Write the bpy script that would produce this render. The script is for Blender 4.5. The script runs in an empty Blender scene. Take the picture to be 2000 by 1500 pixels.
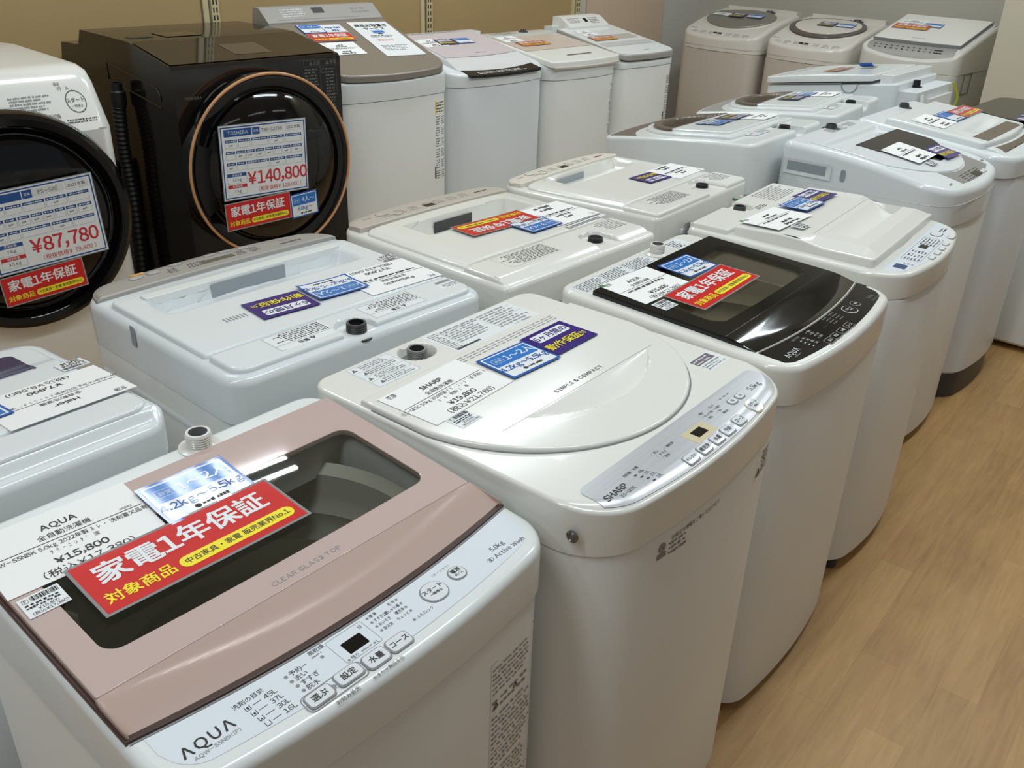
import bpy, math, random
from mathutils import Matrix, Vector
R = math.radians
scene = bpy.context.scene
C = scene.collection

# ------------------------------------------------------------------ camera
CAM_H, F_PX, PITCH, ROLL, YAW = 1.5586, 1781.9, .4746, .0326, -R(45)
def cam_axes():
    cp, sp, cr, sr = math.cos(PITCH), math.sin(PITCH), math.cos(ROLL), math.sin(ROLL)
    fwd = Vector((0, cp, -sp)); right = Vector((1, 0, 0)); up = Vector((0, sp, cp))
    r = cr*right + sr*up; u = -sr*right + cr*up
    z = Matrix.Rotation(YAW, 3, 'Z')
    return z @ r, z @ u, z @ fwd
cam = bpy.data.cameras.new('camera')
cam.sensor_width = 36; cam.lens = F_PX/2000*36; cam.clip_start = .05; cam.clip_end = 60
cam_o = bpy.data.objects.new('camera', cam); C.objects.link(cam_o)
_r, _u, _f = cam_axes()
cam_o.matrix_world = Matrix(((_r.x, _u.x, -_f.x, 0), (_r.y, _u.y, -_f.y, 0), (_r.z, _u.z, -_f.z, CAM_H), (0, 0, 0, 1)))
scene.camera = cam_o

# ------------------------------------------------------------------ light
world = bpy.data.worlds.new('shop_ambient'); scene.world = world; world.use_nodes = True
world.node_tree.nodes['Background'].inputs[0].default_value = (.86, .93, 1, 1)
world.node_tree.nodes['Background'].inputs[1].default_value = .19
scene.view_settings.view_transform = 'Standard'; scene.view_settings.look = 'None'
scene.view_settings.exposure = 0; scene.view_settings.gamma = 1
CEIL = 2.8
def tube_lamp(x, y, w):
    for k in (-.045, .045):
        l = bpy.data.lights.new('ceiling_tube', 'AREA'); l.shape = 'RECTANGLE'; l.size = 1.2; l.size_y = .025
        l.energy = w; l.color = (.87, .955, 1)
        o = bpy.data.objects.new('ceiling_tube', l); C.objects.link(o); o.location = (x, y+k, CEIL-.04)
for y in (3.05, .75, -1.55):
    for x in (-2.35, -.55, 1.25, 3.05, 4.85):
        if y == 3.05 and not 1 < x < 4: continue
        tube_lamp(x, y, 8.4 if y > 2 else 7.9 if y > 0 else 1.2)

tube_lamp(4.3, 2.0, 6.5)  # extra lamp without a known fixture, added to brighten the right wall row

# ------------------------------------------------------------------ materials
MATS = {}
def s2l(c):
    return tuple(((v/255+.055)/1.055)**2.4 if v > 10 else v/255/12.92 for v in c)
def mat(name, rgb, rough=.4, metal=0, spec=.5, bump=None, noise=None, coat=0):
    if name in MATS: return MATS[name]
    m = bpy.data.materials.new(name); m.use_nodes = True; nt = m.node_tree; b = nt.nodes['Principled BSDF']
    col = s2l(rgb)
    b.inputs['Base Color'].default_value = (*col, 1); b.inputs['Roughness'].default_value = rough
    b.inputs['Metallic'].default_value = metal; b.inputs['Specular IOR Level'].default_value = spec
    b.inputs['Coat Weight'].default_value = coat
    if bump:
        tc = nt.nodes.new('ShaderNodeTexCoord'); n = nt.nodes.new('ShaderNodeTexNoise'); n.inputs['Scale'].default_value = bump[0]
        n.inputs['Detail'].default_value = 2
        bp = nt.nodes.new('ShaderNodeBump'); bp.inputs['Strength'].default_value = bump[1]; bp.inputs['Distance'].default_value = bump[2]
        nt.links.new(tc.outputs['Object'], n.inputs['Vector']); nt.links.new(n.outputs['Fac'], bp.inputs['Height']); nt.links.new(bp.outputs['Normal'], b.inputs['Normal'])
    if noise:
        tc = nt.nodes.new('ShaderNodeTexCoord'); mp = nt.nodes.new('ShaderNodeMapping'); mp.inputs['Scale'].default_value = noise[0]
        n = nt.nodes.new('ShaderNodeTexNoise'); n.inputs['Scale'].default_value = 1; n.inputs['Detail'].default_value = 4
        mx = nt.nodes.new('ShaderNodeMix'); mx.data_type = 'RGBA'
        k = noise[1]
        mx.inputs[6].default_value = (*[v*(1-k) for v in col], 1); mx.inputs[7].default_value = (*[min(1, v*(1+k)) for v in col], 1)
        nt.links.new(tc.outputs['Object'], mp.inputs['Vector']); nt.links.new(mp.outputs['Vector'], n.inputs['Vector'])
        nt.links.new(n.outputs['Fac'], mx.inputs[0]); nt.links.new(mx.outputs[2], b.inputs['Base Color'])
    MATS[name] = m; return m
WHITE = mat('white_plastic', (226, 230, 229), .15, bump=(5, .06, .01))
WARM = mat('warm_white_plastic', (228, 228, 222), .16, bump=(5, .05, .01))
COOL = mat('cool_white_plastic', (224, 229, 231), .16, bump=(5, .05, .01))
BODY = mat('painted_white_steel', (229, 230, 226), .32, bump=(4, .04, .01))
BODYB = mat('painted_cool_white_steel', (220, 225, 228), .32, bump=(4, .04, .01))
BEIGE = mat('painted_beige_steel', (190, 181, 168), .34)
GREYP = mat('grey_plastic', (120, 122, 122), .4)
DKGREY = mat('dark_grey_plastic', (62, 62, 62), .4)
BLACKP = mat('black_plastic', (14, 14, 15), .35)
BLACKG = mat('black_gloss', (9, 9, 10), .06)
BROWNG = mat('dark_brown_gloss', (27, 20, 16), .10)
COPPER = mat('copper_ring', (218, 164, 118), .32, .25)
ROSE = mat('rose_gold_glass', (198, 177, 171), .06, .05)
ROSED = mat('rose_gold_plastic', (190, 167, 158), .2, .12)
RIM = mat('dark_brown_trim', (72, 52, 48), .3)
SILVER = mat('brushed_silver', (200, 203, 208), .28, .35, noise=((3, 240, 3), .13))
SILVG = mat('silver_grey_plastic', (168, 165, 161), .34, .25)
TAN = mat('metallic_tan', (142, 135, 125), .26, .25)
TAND = mat('metallic_tan_grey', (152, 146, 138), .3, .4)
LILAC = mat('pale_lilac_glass', (206, 196, 200), .2)
BRONZE = mat('bronze_plastic', (112, 101, 90), .3, .3)
PANELB = mat('panel_beige', (190, 182, 172), .3)
CREAMP = mat('panel_cream', (222, 216, 204), .3)
NAVY = mat('navy_translucent_plastic', (38, 36, 84), .15)
INKM = mat('ink_black', (34, 34, 36), .5)
INKG = mat('ink_grey', (136, 136, 138), .5)
INKW = mat('ink_white', (214, 214, 214), .5)
INKWG = mat('ink_dim_white', (128, 126, 122), .5)
PAPER = mat('card_paper', (240, 241, 240), .55)
LAMW = mat('laminated_white', (232, 236, 238), .09, 0, .28)
BLUE = mat('tag_blue', (52, 122, 200), .09, 0, .28)
BLUED = mat('tag_blue_deep', (44, 98, 178), .09, 0, .28)
RED = mat('tag_red', (206, 46, 44), .09, 0, .28)
REDF = mat('tag_orange_red', (208, 84, 44), .09, 0, .4)
YELL = mat('tag_yellow', (246, 228, 60), .09, 0, .28)
PURP = mat('tag_purple', (58, 40, 122), .09, 0, .28)
PURPD = mat('tag_dull_purple', (66, 56, 92), .09, 0, .4)
SHEETB = mat('sheet_blue', (38, 82, 150), .3)
REDT = mat('sheet_red_print', (206, 50, 58), .4)
YSTK = mat('sticker_yellow', (240, 222, 30), .4)
GREEN = mat('green_plastic', (60, 130, 66), .4)
CORDG = mat('cord_grey', (128, 130, 130), .45)
CHROME = mat('screw_steel', (130, 128, 124), .25, .9)
BLUEL = mat('blue_lens', (38, 72, 118), .2)
HOSEB = mat('black_hose', (20, 20, 20), .45)
DRUM = mat('tub_grey', (196, 196, 184), .4)
YELLW = mat('wire_yellow_green', (170, 175, 50), .4)
LAMP_O = mat('orange_button', (224, 170, 84), .35)
AMBER = mat('pale_amber_film', (206, 196, 160), .3)
CLEARB = mat('clear_button_white', (224, 228, 232), .12)
def glass(name, tint, ior=1.5, base=(0, 0, 0), solid=.0):
    m = bpy.data.materials.new(name); m.use_nodes = True; nt = m.node_tree; nt.nodes.clear()
    out = nt.nodes.new('ShaderNodeOutputMaterial'); tr = nt.nodes.new('ShaderNodeBsdfTransparent'); tr.inputs[0].default_value = (*tint, 1)
    df = nt.nodes.new('ShaderNodeBsdfDiffuse'); df.inputs[0].default_value = (*base, 1)
    m1 = nt.nodes.new('ShaderNodeMixShader'); m1.inputs[0].default_value = solid
    gl = nt.nodes.new('ShaderNodeBsdfGlossy'); gl.inputs['Roughness'].default_value = .02
    fr = nt.nodes.new('ShaderNodeFresnel'); fr.inputs[0].default_value = ior
    mx = nt.nodes.new('ShaderNodeMixShader')
    nt.links.new(tr.outputs[0], m1.inputs[1]); nt.links.new(df.outputs[0], m1.inputs[2])
    nt.links.new(fr.outputs[0], mx.inputs[0]); nt.links.new(m1.outputs[0], mx.inputs[1]); nt.links.new(gl.outputs[0], mx.inputs[2]); nt.links.new(mx.outputs[0], out.inputs[0])
    MATS[name] = m; return m
SMOKE = glass('smoked_glass', (.86, .86, .83))
SMOKEB = glass('brown_smoked_glass', (.88, .82, .72))
CLEARF = glass('clear_film', (.92, .92, .92), 1.45, (.8, .8, .8), .35)

def floor_material():
    m = bpy.data.materials.new('wood_floor'); m.use_nodes = True; nt = m.node_tree; b = nt.nodes['Principled BSDF']
    N = nt.nodes.new; L = nt.links.new
    tc = N('ShaderNodeTexCoord'); mp = N('ShaderNodeMapping'); mp.inputs['Rotation'].default_value = (0, 0, R(-7)); L(tc.outputs['Object'], mp.inputs['Vector'])
    br = N('ShaderNodeTexBrick'); br.inputs['Scale'].default_value = 1; br.inputs['Brick Width'].default_value = .62; br.inputs['Row Height'].default_value = .088
    br.inputs['Mortar Size'].default_value = .0008; br.offset = .37; br.inputs['Color1'].default_value = (0, 0, 0, 1); br.inputs['Color2'].default_value = (1, 1, 1, 1); br.inputs['Mortar'].default_value = (-.25, -.25, -.25, 1)
    L(mp.outputs['Vector'], br.inputs['Vector'])
    st = N('ShaderNodeMapping'); st.inputs['Scale'].default_value = (4, 42, 1); L(mp.outputs['Vector'], st.inputs['Vector'])
    n1 = N('ShaderNodeTexNoise'); n1.inputs['Scale'].default_value = 1.6; n1.inputs['Detail'].default_value = 8; n1.inputs['Distortion'].default_value = .8; L(st.outputs['Vector'], n1.inputs['Vector'])
    n2 = N('ShaderNodeTexNoise'); n2.inputs['Scale'].default_value = 3.2; n2.inputs['Detail'].default_value = 3; L(mp.outputs['Vector'], n2.inputs['Vector'])
    a = N('ShaderNodeMath'); a.operation = 'MULTIPLY'; a.inputs[1].default_value = .24; L(br.outputs['Color'], a.inputs[0])
    bb = N('ShaderNodeMath'); bb.operation = 'MULTIPLY_ADD'; bb.inputs[1].default_value = .42; L(n1.outputs['Fac'], bb.inputs[0]); L(a.outputs[0], bb.inputs[2])
    cc = N('ShaderNodeMath'); cc.operation = 'MULTIPLY_ADD'; cc.inputs[1].default_value = .36; L(n2.outputs['Fac'], cc.inputs[0]); L(bb.outputs[0], cc.inputs[2])
    rp = N('ShaderNodeValToRGB'); e = rp.color_ramp.elements
    e[0].position = .16; e[0].color = (*s2l((142, 103, 60)), 1); e[1].position = .78; e[1].color = (*s2l((206, 167, 110)), 1)
    x = rp.color_ramp.elements.new(.46); x.color = (*s2l((180, 141, 90)), 1)
    L(cc.outputs[0], rp.inputs[0]); L(rp.outputs[0], b.inputs['Base Color']); b.inputs['Roughness'].default_value = .42
    return m
def wall_material(name, rgb):
    return mat(name, rgb, .7, bump=(120, .12, .002))

# ------------------------------------------------------------------ mesh builder
class MB:
    def __init__(s): s.v = []; s.f = []; s.mi = []; s.mats = []
    def m(s, material):
        if material not in s.mats: s.mats.append(material)
        return s.mats.index(material)
    def add(s, vs, fs, material):
        o = len(s.v); k = s.m(material); s.v.extend(vs)
        for f in fs: s.f.append([i+o for i in f]); s.mi.append(k)
    def build(s, name, parent=None, label=None, ang=32, smooth=True):
        me = bpy.data.meshes.new(name); me.from_pydata([tuple(p) for p in s.v], [], s.f)
        for m_ in s.mats: me.materials.append(m_)
        me.polygons.foreach_set('material_index', s.mi)
        if smooth:
            me.polygons.foreach_set('use_smooth', [True]*len(me.polygons)); me.set_sharp_from_angle(angle=R(ang))
        me.update(); me.validate()
        o = bpy.data.objects.new(name, me); C.objects.link(o)
        if parent: o.parent = parent
        if label: o['label'] = label
        return o
def thing(name, label, cat, loc=(0, 0, 0), rz=0, group=None):
    o = bpy.data.objects.new(name, None); C.objects.link(o); o.location = loc; o.rotation_euler = (0, 0, R(rz)); o.empty_display_size = .1
    o['label'] = label; o['category'] = cat
    if group: o['group'] = group
    return o
def fn(z): return z if callable(z) else (lambda x, y: z)

class OL:
    """plan outline of a rounded rectangle with a bowed front, y grows to the rear"""
    def __init__(s, w, d, rf=.03, rr=.03, bow=0, cx=0, cy=0, inset=0, n=8):
        hw = w/2-inset; yf = cy-d/2+inset; yr = cy+d/2-inset; rf = max(rf-inset, .0008); rr = max(rr-inset, .0008)
        s.cx, s.hw = cx, hw; Rm = max(rf, rr)
        def f0(x):
            a = abs(x-cx); y = yf+bow*(a/hw)**2; t = a-(hw-rf)
            return y+(rf-math.sqrt(max(rf*rf-t*t, 0)) if t > 0 else 0)
        def f1(x):
            a = abs(x-cx); t = a-(hw-rr)
            return yr-(rr-math.sqrt(max(rr*rr-t*t, 0)) if t > 0 else 0)
        s.f0, s.f1 = f0, f1
        e = [Rm*(1-math.cos(math.pi/2*i/n)) for i in range(n+1)]
        mid = 12
        s.xs = [-hw+v for v in e]+[(-hw+Rm)+(2*hw-2*Rm)*i/mid for i in range(1, mid)]+[hw-v for v in reversed(e)]
        s.xs = [x+cx for x in s.xs]
        s.yc0, s.yc1 = yf, yr
class FO:
    """free outline between two functions of x"""
    def __init__(s, f0, f1, x0, x1, n=48):
        s.f0, s.f1 = f0, f1; s.xs = [(x0+x1)/2-(x1-x0)/2*math.cos(math.pi*i/n) for i in range(n+1)]
        xm = (x0+x1)/2; s.yc0, s.yc1 = f0(xm), f1(xm)
def ellipse(cx, cy, rx, ry, n=48):
    q = lambda x: ry*math.sqrt(max(1-((x-cx)/rx)**2, 0))
    return FO(lambda x: cy-q(x)-1e-5, lambda x: cy+q(x)+1e-5, cx-rx, cx+rx, n)
def loop(ol, nv=6):
    xs = ol.xs; p = [(x, ol.f0(x)) for x in xs]
    x = xs[-1]; a, b = ol.f0(x), ol.f1(x)
    if b-a > 1e-3: p += [(x, a+(b-a)*i/nv) for i in range(1, nv)]
    p += [(x, ol.f1(x)) for x in reversed(xs)]
    x = xs[0]; a, b = ol.f0(x), ol.f1(x)
    if b-a > 1e-3: p += [(x, b+(a-b)*i/nv) for i in range(1, nv)]
    out = []
    for q in p:
        if not out or math.hypot(q[0]-out[-1][0], q[1]-out[-1][1]) > 2e-5: out.append(q)
    if math.hypot(out[0][0]-out[-1][0], out[0][1]-out[-1][1]) < 2e-5: out.pop()
    return out
def normals(p):
    n = len(p); r = []
    for i in range(n):
        ax, ay = p[i-1]; bx, by = p[i]; cx, cy = p[(i+1) % n]
        d1 = (bx-ax, by-ay); d2 = (cx-bx, cy-by)
        l1 = math.hypot(*d1) or 1; l2 = math.hypot(*d2) or 1
        nx, ny = d1[1]/l1+d2[1]/l2, -d1[0]/l1-d2[0]/l2; l = math.hypot(nx, ny) or 1
        r.append((nx/l, ny/l))
    return r
def skirt(mb, p, top, r, bot, material, seg=4, sign=1):
    """rounded edge then a vertical wall round the closed loop p"""
    top, bot = fn(top), fn(bot); nn = normals(p); n = len(p); vs = []; rows = seg+2
    if sign < 0: rr_ = [(0, 0)]
    for k in range(seg+1):
        a = math.pi/2*k/seg
        for (x, y), (nx, ny) in zip(p, nn):
            vs.append((x+sign*nx*r*math.sin(a), y+sign*ny*r*math.sin(a), top(x, y)-r*(1-math.cos(a))))
    for (x, y), (nx, ny) in zip(p, nn):
        X, Y = x+sign*nx*r, y+sign*ny*r; vs.append((X, Y, bot(X, Y)))
    fs = []
    for k in range(rows-1):
        for i in range(n):
            j = (i+1) % n; q = [k*n+i, (k+1)*n+i, (k+1)*n+j, k*n+j]
            fs.append(q if sign > 0 else q[::-1])
    mb.add(vs, fs, material)
def grid(mb, ol, top, material, nv=10, ex=(), ey=()):
    top = fn(top)
    xs = sorted(set([round(x, 6) for x in ol.xs]+[round(x, 6) for x in ex if ol.xs[0] < x < ol.xs[-1]]))
    h = ol.yc1-ol.yc0
    ts = sorted(set([i/nv for i in range(nv+1)]+[(y-ol.yc0)/h for y in ey if ol.yc0 < y < ol.yc1]))
    vs = []
    for x in xs:
        a, b = ol.f0(x), ol.f1(x)
        for t in ts: y = a+(b-a)*t; vs.append((x, y, top(x, y)))
    m = len(ts); fs = [[i*m+j, (i+1)*m+j, (i+1)*m+j+1, i*m+j+1] for i in range(len(xs)-1) for j in range(m-1)]
    mb.add(vs, fs, material)
def slab(mb, ol, top, bot, r, material, nv=10, ex=(), ey=(), seg=4, side=None):
    ol.xs = sorted(set([round(x, 6) for x in ol.xs]+[round(x, 6) for x in ex if ol.xs[0] < x < ol.xs[-1]]))
    grid(mb, ol, top, material, nv, ex, ey); skirt(mb, loop(ol), top, r, bot, side or material, seg)
def ray_hit(poly, c, a):
    dx, dy = math.cos(a), math.sin(a); best = None
    for i in range(len(poly)):
        x1, y1 = poly[i-1][0]-c[0], poly[i-1][1]-c[1]; x2, y2 = poly[i][0]-c[0], poly[i][1]-c[1]
        ex_, ey_ = x2-x1, y2-y1; den = dx*ey_-dy*ex_
        if abs(den) < 1e-12: continue
        t = (x1*ey_-y1*ex_)/den; u = (x1*dy-y1*dx)/den
        if t > 0 and -1e-6 <= u <= 1+1e-6 and (best is None or t < best): best = t
    return (c[0]+dx*best, c[1]+dy*best)
def annulus(mb, A, B, top, material, c):
    """face between outer loop A and inner loop B; returns the resampled loops"""
    top = fn(top)
    an = sorted(set(round(math.atan2(p[1]-c[1], p[0]-c[0]), 5) for p in A+B))
    keep = [an[0]]
    for a in an[1:]:
        if a-keep[-1] > .004: keep.append(a)
    a2 = [ray_hit(A, c, a) for a in keep]; b2 = [ray_hit(B, c, a) for a in keep]
    n = len(keep); K = 5; vs = []
    for k in range(K+1):
        t = k/K
        for p, q in zip(a2, b2):
            x, y = p[0]+(q[0]-p[0])*t, p[1]+(q[1]-p[1])*t; vs.append((x, y, top(x, y)))
    fs = [[k*n+i, k*n+(i+1) % n, (k+1)*n+(i+1) % n, (k+1)*n+i] for k in range(K) for i in range(n)]
    mb.add(vs, fs, material); return a2, b2
def frame(mb, A, B, top, bot, r, material, c, inner_bot=None):
    a, b = annulus(mb, A, B, top, material, c)
    skirt(mb, a, top, r, bot, material)
    skirt(mb, b, top, .0015, inner_bot if inner_bot is not None else bot, material, 2, -1)
def prism(mb, poly, z0, z1, material):
    n = len(poly); vs = [(x, y, z0) for x, y in poly]+[(x, y, z1) for x, y in poly]
    fs = [[i, (i+1) % n, n+(i+1) % n, n+i] for i in range(n)]+[list(range(n))[::-1], list(range(n, 2*n))]
    mb.add(vs, fs, material)
def box(mb, x0, x1, y0, y1, z0, z1, material): prism(mb, [(x0, y0), (x1, y0), (x1, y1), (x0, y1)], z0, z1, material)
def extrude_x(mb, prof, x0, x1, material):
    n = len(prof); vs = [(x0, y, z) for y, z in prof]+[(x1, y, z) for y, z in prof]
    fs = [[i, n+i, n+(i+1) % n, (i+1) % n] for i in range(n)]+[list(range(n)), list(range(n, 2*n))[::-1]]
    mb.add(vs, fs, material)
def lathe(mb, prof, c, material, n=32, axis='z', cap=False):
    """prof: list of (radius, height)"""
    vs = []
    for r, h in prof:
        for i in range(n):
            a = 2*math.pi*i/n
            if axis == 'z': vs.append((c[0]+r*math.cos(a), c[1]+r*math.sin(a), c[2]+h))
            else: vs.append((c[0]+r*math.cos(a), c[1]-h, c[2]+r*math.sin(a)))
    fs = [[k*n+i, k*n+(i+1) % n, (k+1)*n+(i+1) % n, (k+1)*n+i] for k in range(len(prof)-1) for i in range(n)]
    if cap: fs.append([(len(prof)-1)*n+i for i in range(n)])
    mb.add(vs, fs, material)
def tube(mb, pts, rad, material, n=8):
    vs = []; pts = [Vector(p) for p in pts]; m = len(pts); up = Vector((.21, .33, .92)).normalized()
    for i, p in enumerate(pts):
        t = (pts[min(i+1, m-1)]-pts[max(i-1, 0)]).normalized(); a = t.cross(up).normalized(); b = t.cross(a)
        r = rad(i) if callable(rad) else rad
        for k in range(n):
            q = 2*math.pi*k/n; v = p+a*r*math.cos(q)+b*r*math.sin(q); vs.append(tuple(v))
    fs = [[i*n+k, i*n+(k+1) % n, (i+1)*n+(k+1) % n, (i+1)*n+k] for i in range(m-1) for k in range(n)]
    fs += [list(range(n))[::-1], [(m-1)*n+k for k in range(n)]]
    mb.add(vs, fs, material)
def smooth_path(pts, k=6):
    out = []; P = [Vector(p) for p in pts]; n = len(P)
    for i in range(n-1):
        p0, p1, p2, p3 = P[max(i-1, 0)], P[i], P[i+1], P[min(i+2, n-1)]
        for j in range(k):
            t = j/k; out.append(.5*((2*p1)+(p2-p0)*t+(2*p0-5*p1+4*p2-p3)*t*t+(3*p1-p0-3*p2+p3)*t**3))
    out.append(P[-1]); return out
def sstep(a, b, x):
    if a == b: return float(x > a)
    t = min(max((x-a)/(b-a), 0), 1); return t*t*(3-2*t)

# ------------------------------------------------------------------ lettering
GLYPH = {}
def glyph(ch, bold):
    k = (ch, bold)
    if k in GLYPH: return GLYPH[k]
    src = ch
    o_ = ord(ch)
    if 0x21 <= o_ <= 0x7e: src = chr(o_+0xFEE0)
    if ch == '¥': src = '￥'
    cu = bpy.data.curves.new('g', 'FONT'); cu.body = src; cu.size = 1; cu.resolution_u = 2
    ob = bpy.data.objects.new('g', cu); me = bpy.data.meshes.new_from_object(ob)
    v = [(p.co.x, p.co.y) for p in me.vertices]; f = [list(p.vertices) for p in me.polygons]
    bpy.data.objects.remove(ob); bpy.data.curves.remove(cu); bpy.data.meshes.remove(me)
    half = 0x20 <= o_ < 0x2000 or ch == '¥'
    if v and half:
        x0 = min(p[0] for p in v); x1 = max(p[0] for p in v); v = [(p[0]-x0+.045, p[1]) for p in v]; adv = x1-x0+.10
        if ch.isdigit(): 
            c_ = .58; v = [(p[0]-.045-(x1-x0)/2+c_/2, p[1]) for p in v]; adv = c_
    else: adv = 1.0 if not half else .3
    GLYPH[k] = (v, f, adv); return GLYPH[k]
def text(mb, s, x, y, em, material, align='c', bold=0.0, rot=0, sx=1, surf=None, eps=.0003, track=0):
    """flat lettering, baseline centre at (x, y), laid on the surface surf(x, y)"""
    surf = fn(surf if surf is not None else 0); W = 0; items = []
    for ch in s:
        if ch == ' ': W += .3; continue
        v, f, a = glyph(ch, 0); items.append((W, v, f)); W += a+track
    x0 = {'c': -W/2, 'l': 0, 'r': -W}[align]; c_, s_ = math.cos(R(rot)), math.sin(R(rot))
    sh = [(0, 0)] if bold < .008 else [(-bold, -bold*.8), (bold, -bold*.8), (bold, bold*.8), (-bold, bold*.8)]
    for w, v, f in items:
        for kk, (bx, by) in enumerate(sh):
            vs = []
            for px, py in v:
                u = (x0+w+px+bx)*em*sx; q = (py-.36+by)*em
                X = x+c_*u-s_*q; Y = y+s_*u+c_*q; vs.append((X, Y, surf(X, Y)+eps+kk*.00003))
            mb.add(vs, f, material)
def rect(mb, x0, y0, x1, y1, material, surf=None, eps=.0002, rot=0, c=None):
    surf = fn(surf if surf is not None else 0); p = [(x0, y0), (x1, y0), (x1, y1), (x0, y1)]
    if rot:
        cx, cy = c or ((x0+x1)/2, (y0+y1)/2); a, b = math.cos(R(rot)), math.sin(R(rot))
        p = [(cx+a*(x-cx)-b*(y-cy), cy+b*(x-cx)+a*(y-cy)) for x, y in p]
    mb.add([(x, y, surf(x, y)+eps) for x, y in p], [[0, 1, 2, 3]], material)
def outline_rect(mb, x0, y0, x1, y1, t, material, surf=None, eps=.0002, rad=0, n=5):
    surf = fn(surf if surf is not None else 0)
    def rr(a, b, c_, d_, r):
        if r <= 0: return [(a, b), (c_, b), (c_, d_), (a, d_)]
        o = []
        for cx, cy, s in ((c_-r, b+r, -90), (c_-r, d_-r, 0), (a+r, d_-r, 90), (a+r, b+r, 180)):
            o += [(cx+r*math.cos(R(s+90*i/n)), cy+r*math.sin(R(s+90*i/n))) for i in range(n+1)]
        return o
    A = rr(x0, y0, x1, y1, rad); B = rr(x0+t, y0+t, x1-t, y1-t, max(rad-t, 0) if rad else 0); m = len(A)
    mb.add([(x, y, surf(x, y)+eps) for x, y in A+B], [[i, (i+1) % m, m+(i+1) % m, m+i] for i in range(m)], material)
def round_rect(mb, x0, y0, x1, y1, r, material, surf=None, eps=.0002, n=6):
    surf = fn(surf if surf is not None else 0); o = OL(x1-x0, y1-y0, r, r, 0, (x0+x1)/2, (y0+y1)/2, 0, n)
    grid(mb, o, lambda x, y: surf(x, y)+eps, material, 2)
def dip(x, y, x0, x1, y0, y1, m=.02, dep=.06):
    return dep*sstep(x0, x0+m, x)*(1-sstep(x1-m, x1, x))*sstep(y0, y0+m, y)*(1-sstep(y1-m, y1, y))
def disc(mb, x, y, r, material, surf=None, eps=.0002, n=20, ring=0):
    surf = fn(surf if surf is not None else 0)
    o = [(x+r*math.cos(2*math.pi*i/n), y+r*math.sin(2*math.pi*i/n)) for i in range(n)]
    if ring:
        o2 = [(x+(r-ring)*math.cos(2*math.pi*i/n), y+(r-ring)*math.sin(2*math.pi*i/n)) for i in range(n)]
        mb.add([(a, b, surf(a, b)+eps) for a, b in o+o2], [[i, (i+1) % n, n+(i+1) % n, n+i] for i in range(n)], material)
    else: mb.add([(a, b, surf(a, b)+eps) for a, b in o], [list(range(n))], material)
def fine_print(mb, x0, y0, x1, y1, rows, material, surf=None, seed=1, fill=.55, eps=.0003, word=(1.2, 5), ragged=.25):
    """print too small to read in the photograph: rows of word-sized dashes"""
    rn = random.Random(seed); h = (y1-y0)/rows
    for i in range(rows):
        yb = y1-(i+1)*h+h*(1-fill)/2; x = x0; xe = x1-(x1-x0)*rn.random()*ragged
        while x < xe-h*.3:
            w = min(h*rn.uniform(*word)*.6, xe-x); 
            k = max(1, int(w/(h*.62)))
            for q in range(k):
                a = x+w*q/k; b = a+w/k*.78; yy = yb+h*fill*rn.choice((0, 0, .2)); rect(mb, a, yy, b, yb+h*fill*rn.choice((1, 1, .75)), material, surf, eps)
            x += w+h*.3
def barcode(mb, x0, y0, x1, y1, material, surf=None, seed=3):
    rn = random.Random(seed); x = x0
    while x < x1:
        w = (x1-x0)/60*rn.choice((1, 1, 2, 3)); rect(mb, x, y0, min(x+w, x1), y1, material, surf, .0003); x += w+(x1-x0)/60*rn.choice((1, 1, 2))
def warn(mb, x, y, s, material, surf=None):
    surf = fn(surf if surf is not None else 0); t = s*.16
    A = [(x-s/2, y-s*.43), (x+s/2, y-s*.43), (x, y+s*.45)]; B = [(x-s/2+t*1.7, y-s*.43+t), (x+s/2-t*1.7, y-s*.43+t), (x, y+s*.45-t*2)]
    mb.add([(a, b, surf(a, b)+.0003) for a, b in A+B], [[i, (i+1) % 3, 3+(i+1) % 3, 3+i] for i in range(3)], material)
    rect(mb, x-s*.04, y-s*.1, x+s*.04, y+s*.15, material, surf, .0003); rect(mb, x-s*.04, y-s*.24, x+s*.04, y-s*.16, material, surf, .0003)

# ------------------------------------------------------------------ room
def struct(name, mb, **k):
    o = mb.build(name, smooth=False); o['kind'] = 'structure'; return o
FLOORM = floor_material()
b = MB(); box(b, -4, 5.62, -3.5, 3.95, -.05, 0, FLOORM); struct('floor', b)
b = MB(); box(b, -4, 5.62, -3.5, 3.95, CEIL, CEIL+.05, mat('ceiling_white', (232, 232, 228), .8)); struct('ceiling', b)
b = MB(); box(b, -4, 5.7, 3.95, 4.05, 0, CEIL, wall_material('back_wall_white', (205, 203, 196))); struct('wall_back', b)
b = MB(); box(b, 5.62, 5.72, -3.5, 3.95, 0, CEIL, wall_material('right_wall_grey_white', (192, 188, 176))); struct('wall_right', b)
b = MB(); box(b, 4.8, 5.62, .2, 1.67, 0, CEIL, wall_material('pillar_beige', (206, 197, 176))); struct('wall_pillar', b)
GOLD = wall_material('gold_board', (176, 150, 104)); PEACH = wall_material('peach_board', (208, 186, 162)); RAILM = mat('cream_metal', (206, 192, 150), .4)
def WX(x, y0=3.7, y1=3.945): return x*y1/y0        # wall points were read on a nearer plane; carry them out along the sight lines
b = MB()
for x0, x1 in ((-1.5, WX(1.86)), (WX(1.93), WX(2.985)), (WX(3.04), WX(4.065))): box(b, x0+.004, x1-.004, 3.93, 3.95, .3, CEIL, GOLD)
struct('trim_1', b)
b = MB(); box(b, WX(4.195), WX(4.9), 3.935, 3.95, 0, CEIL, PEACH); struct('trim_2', b)
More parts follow.
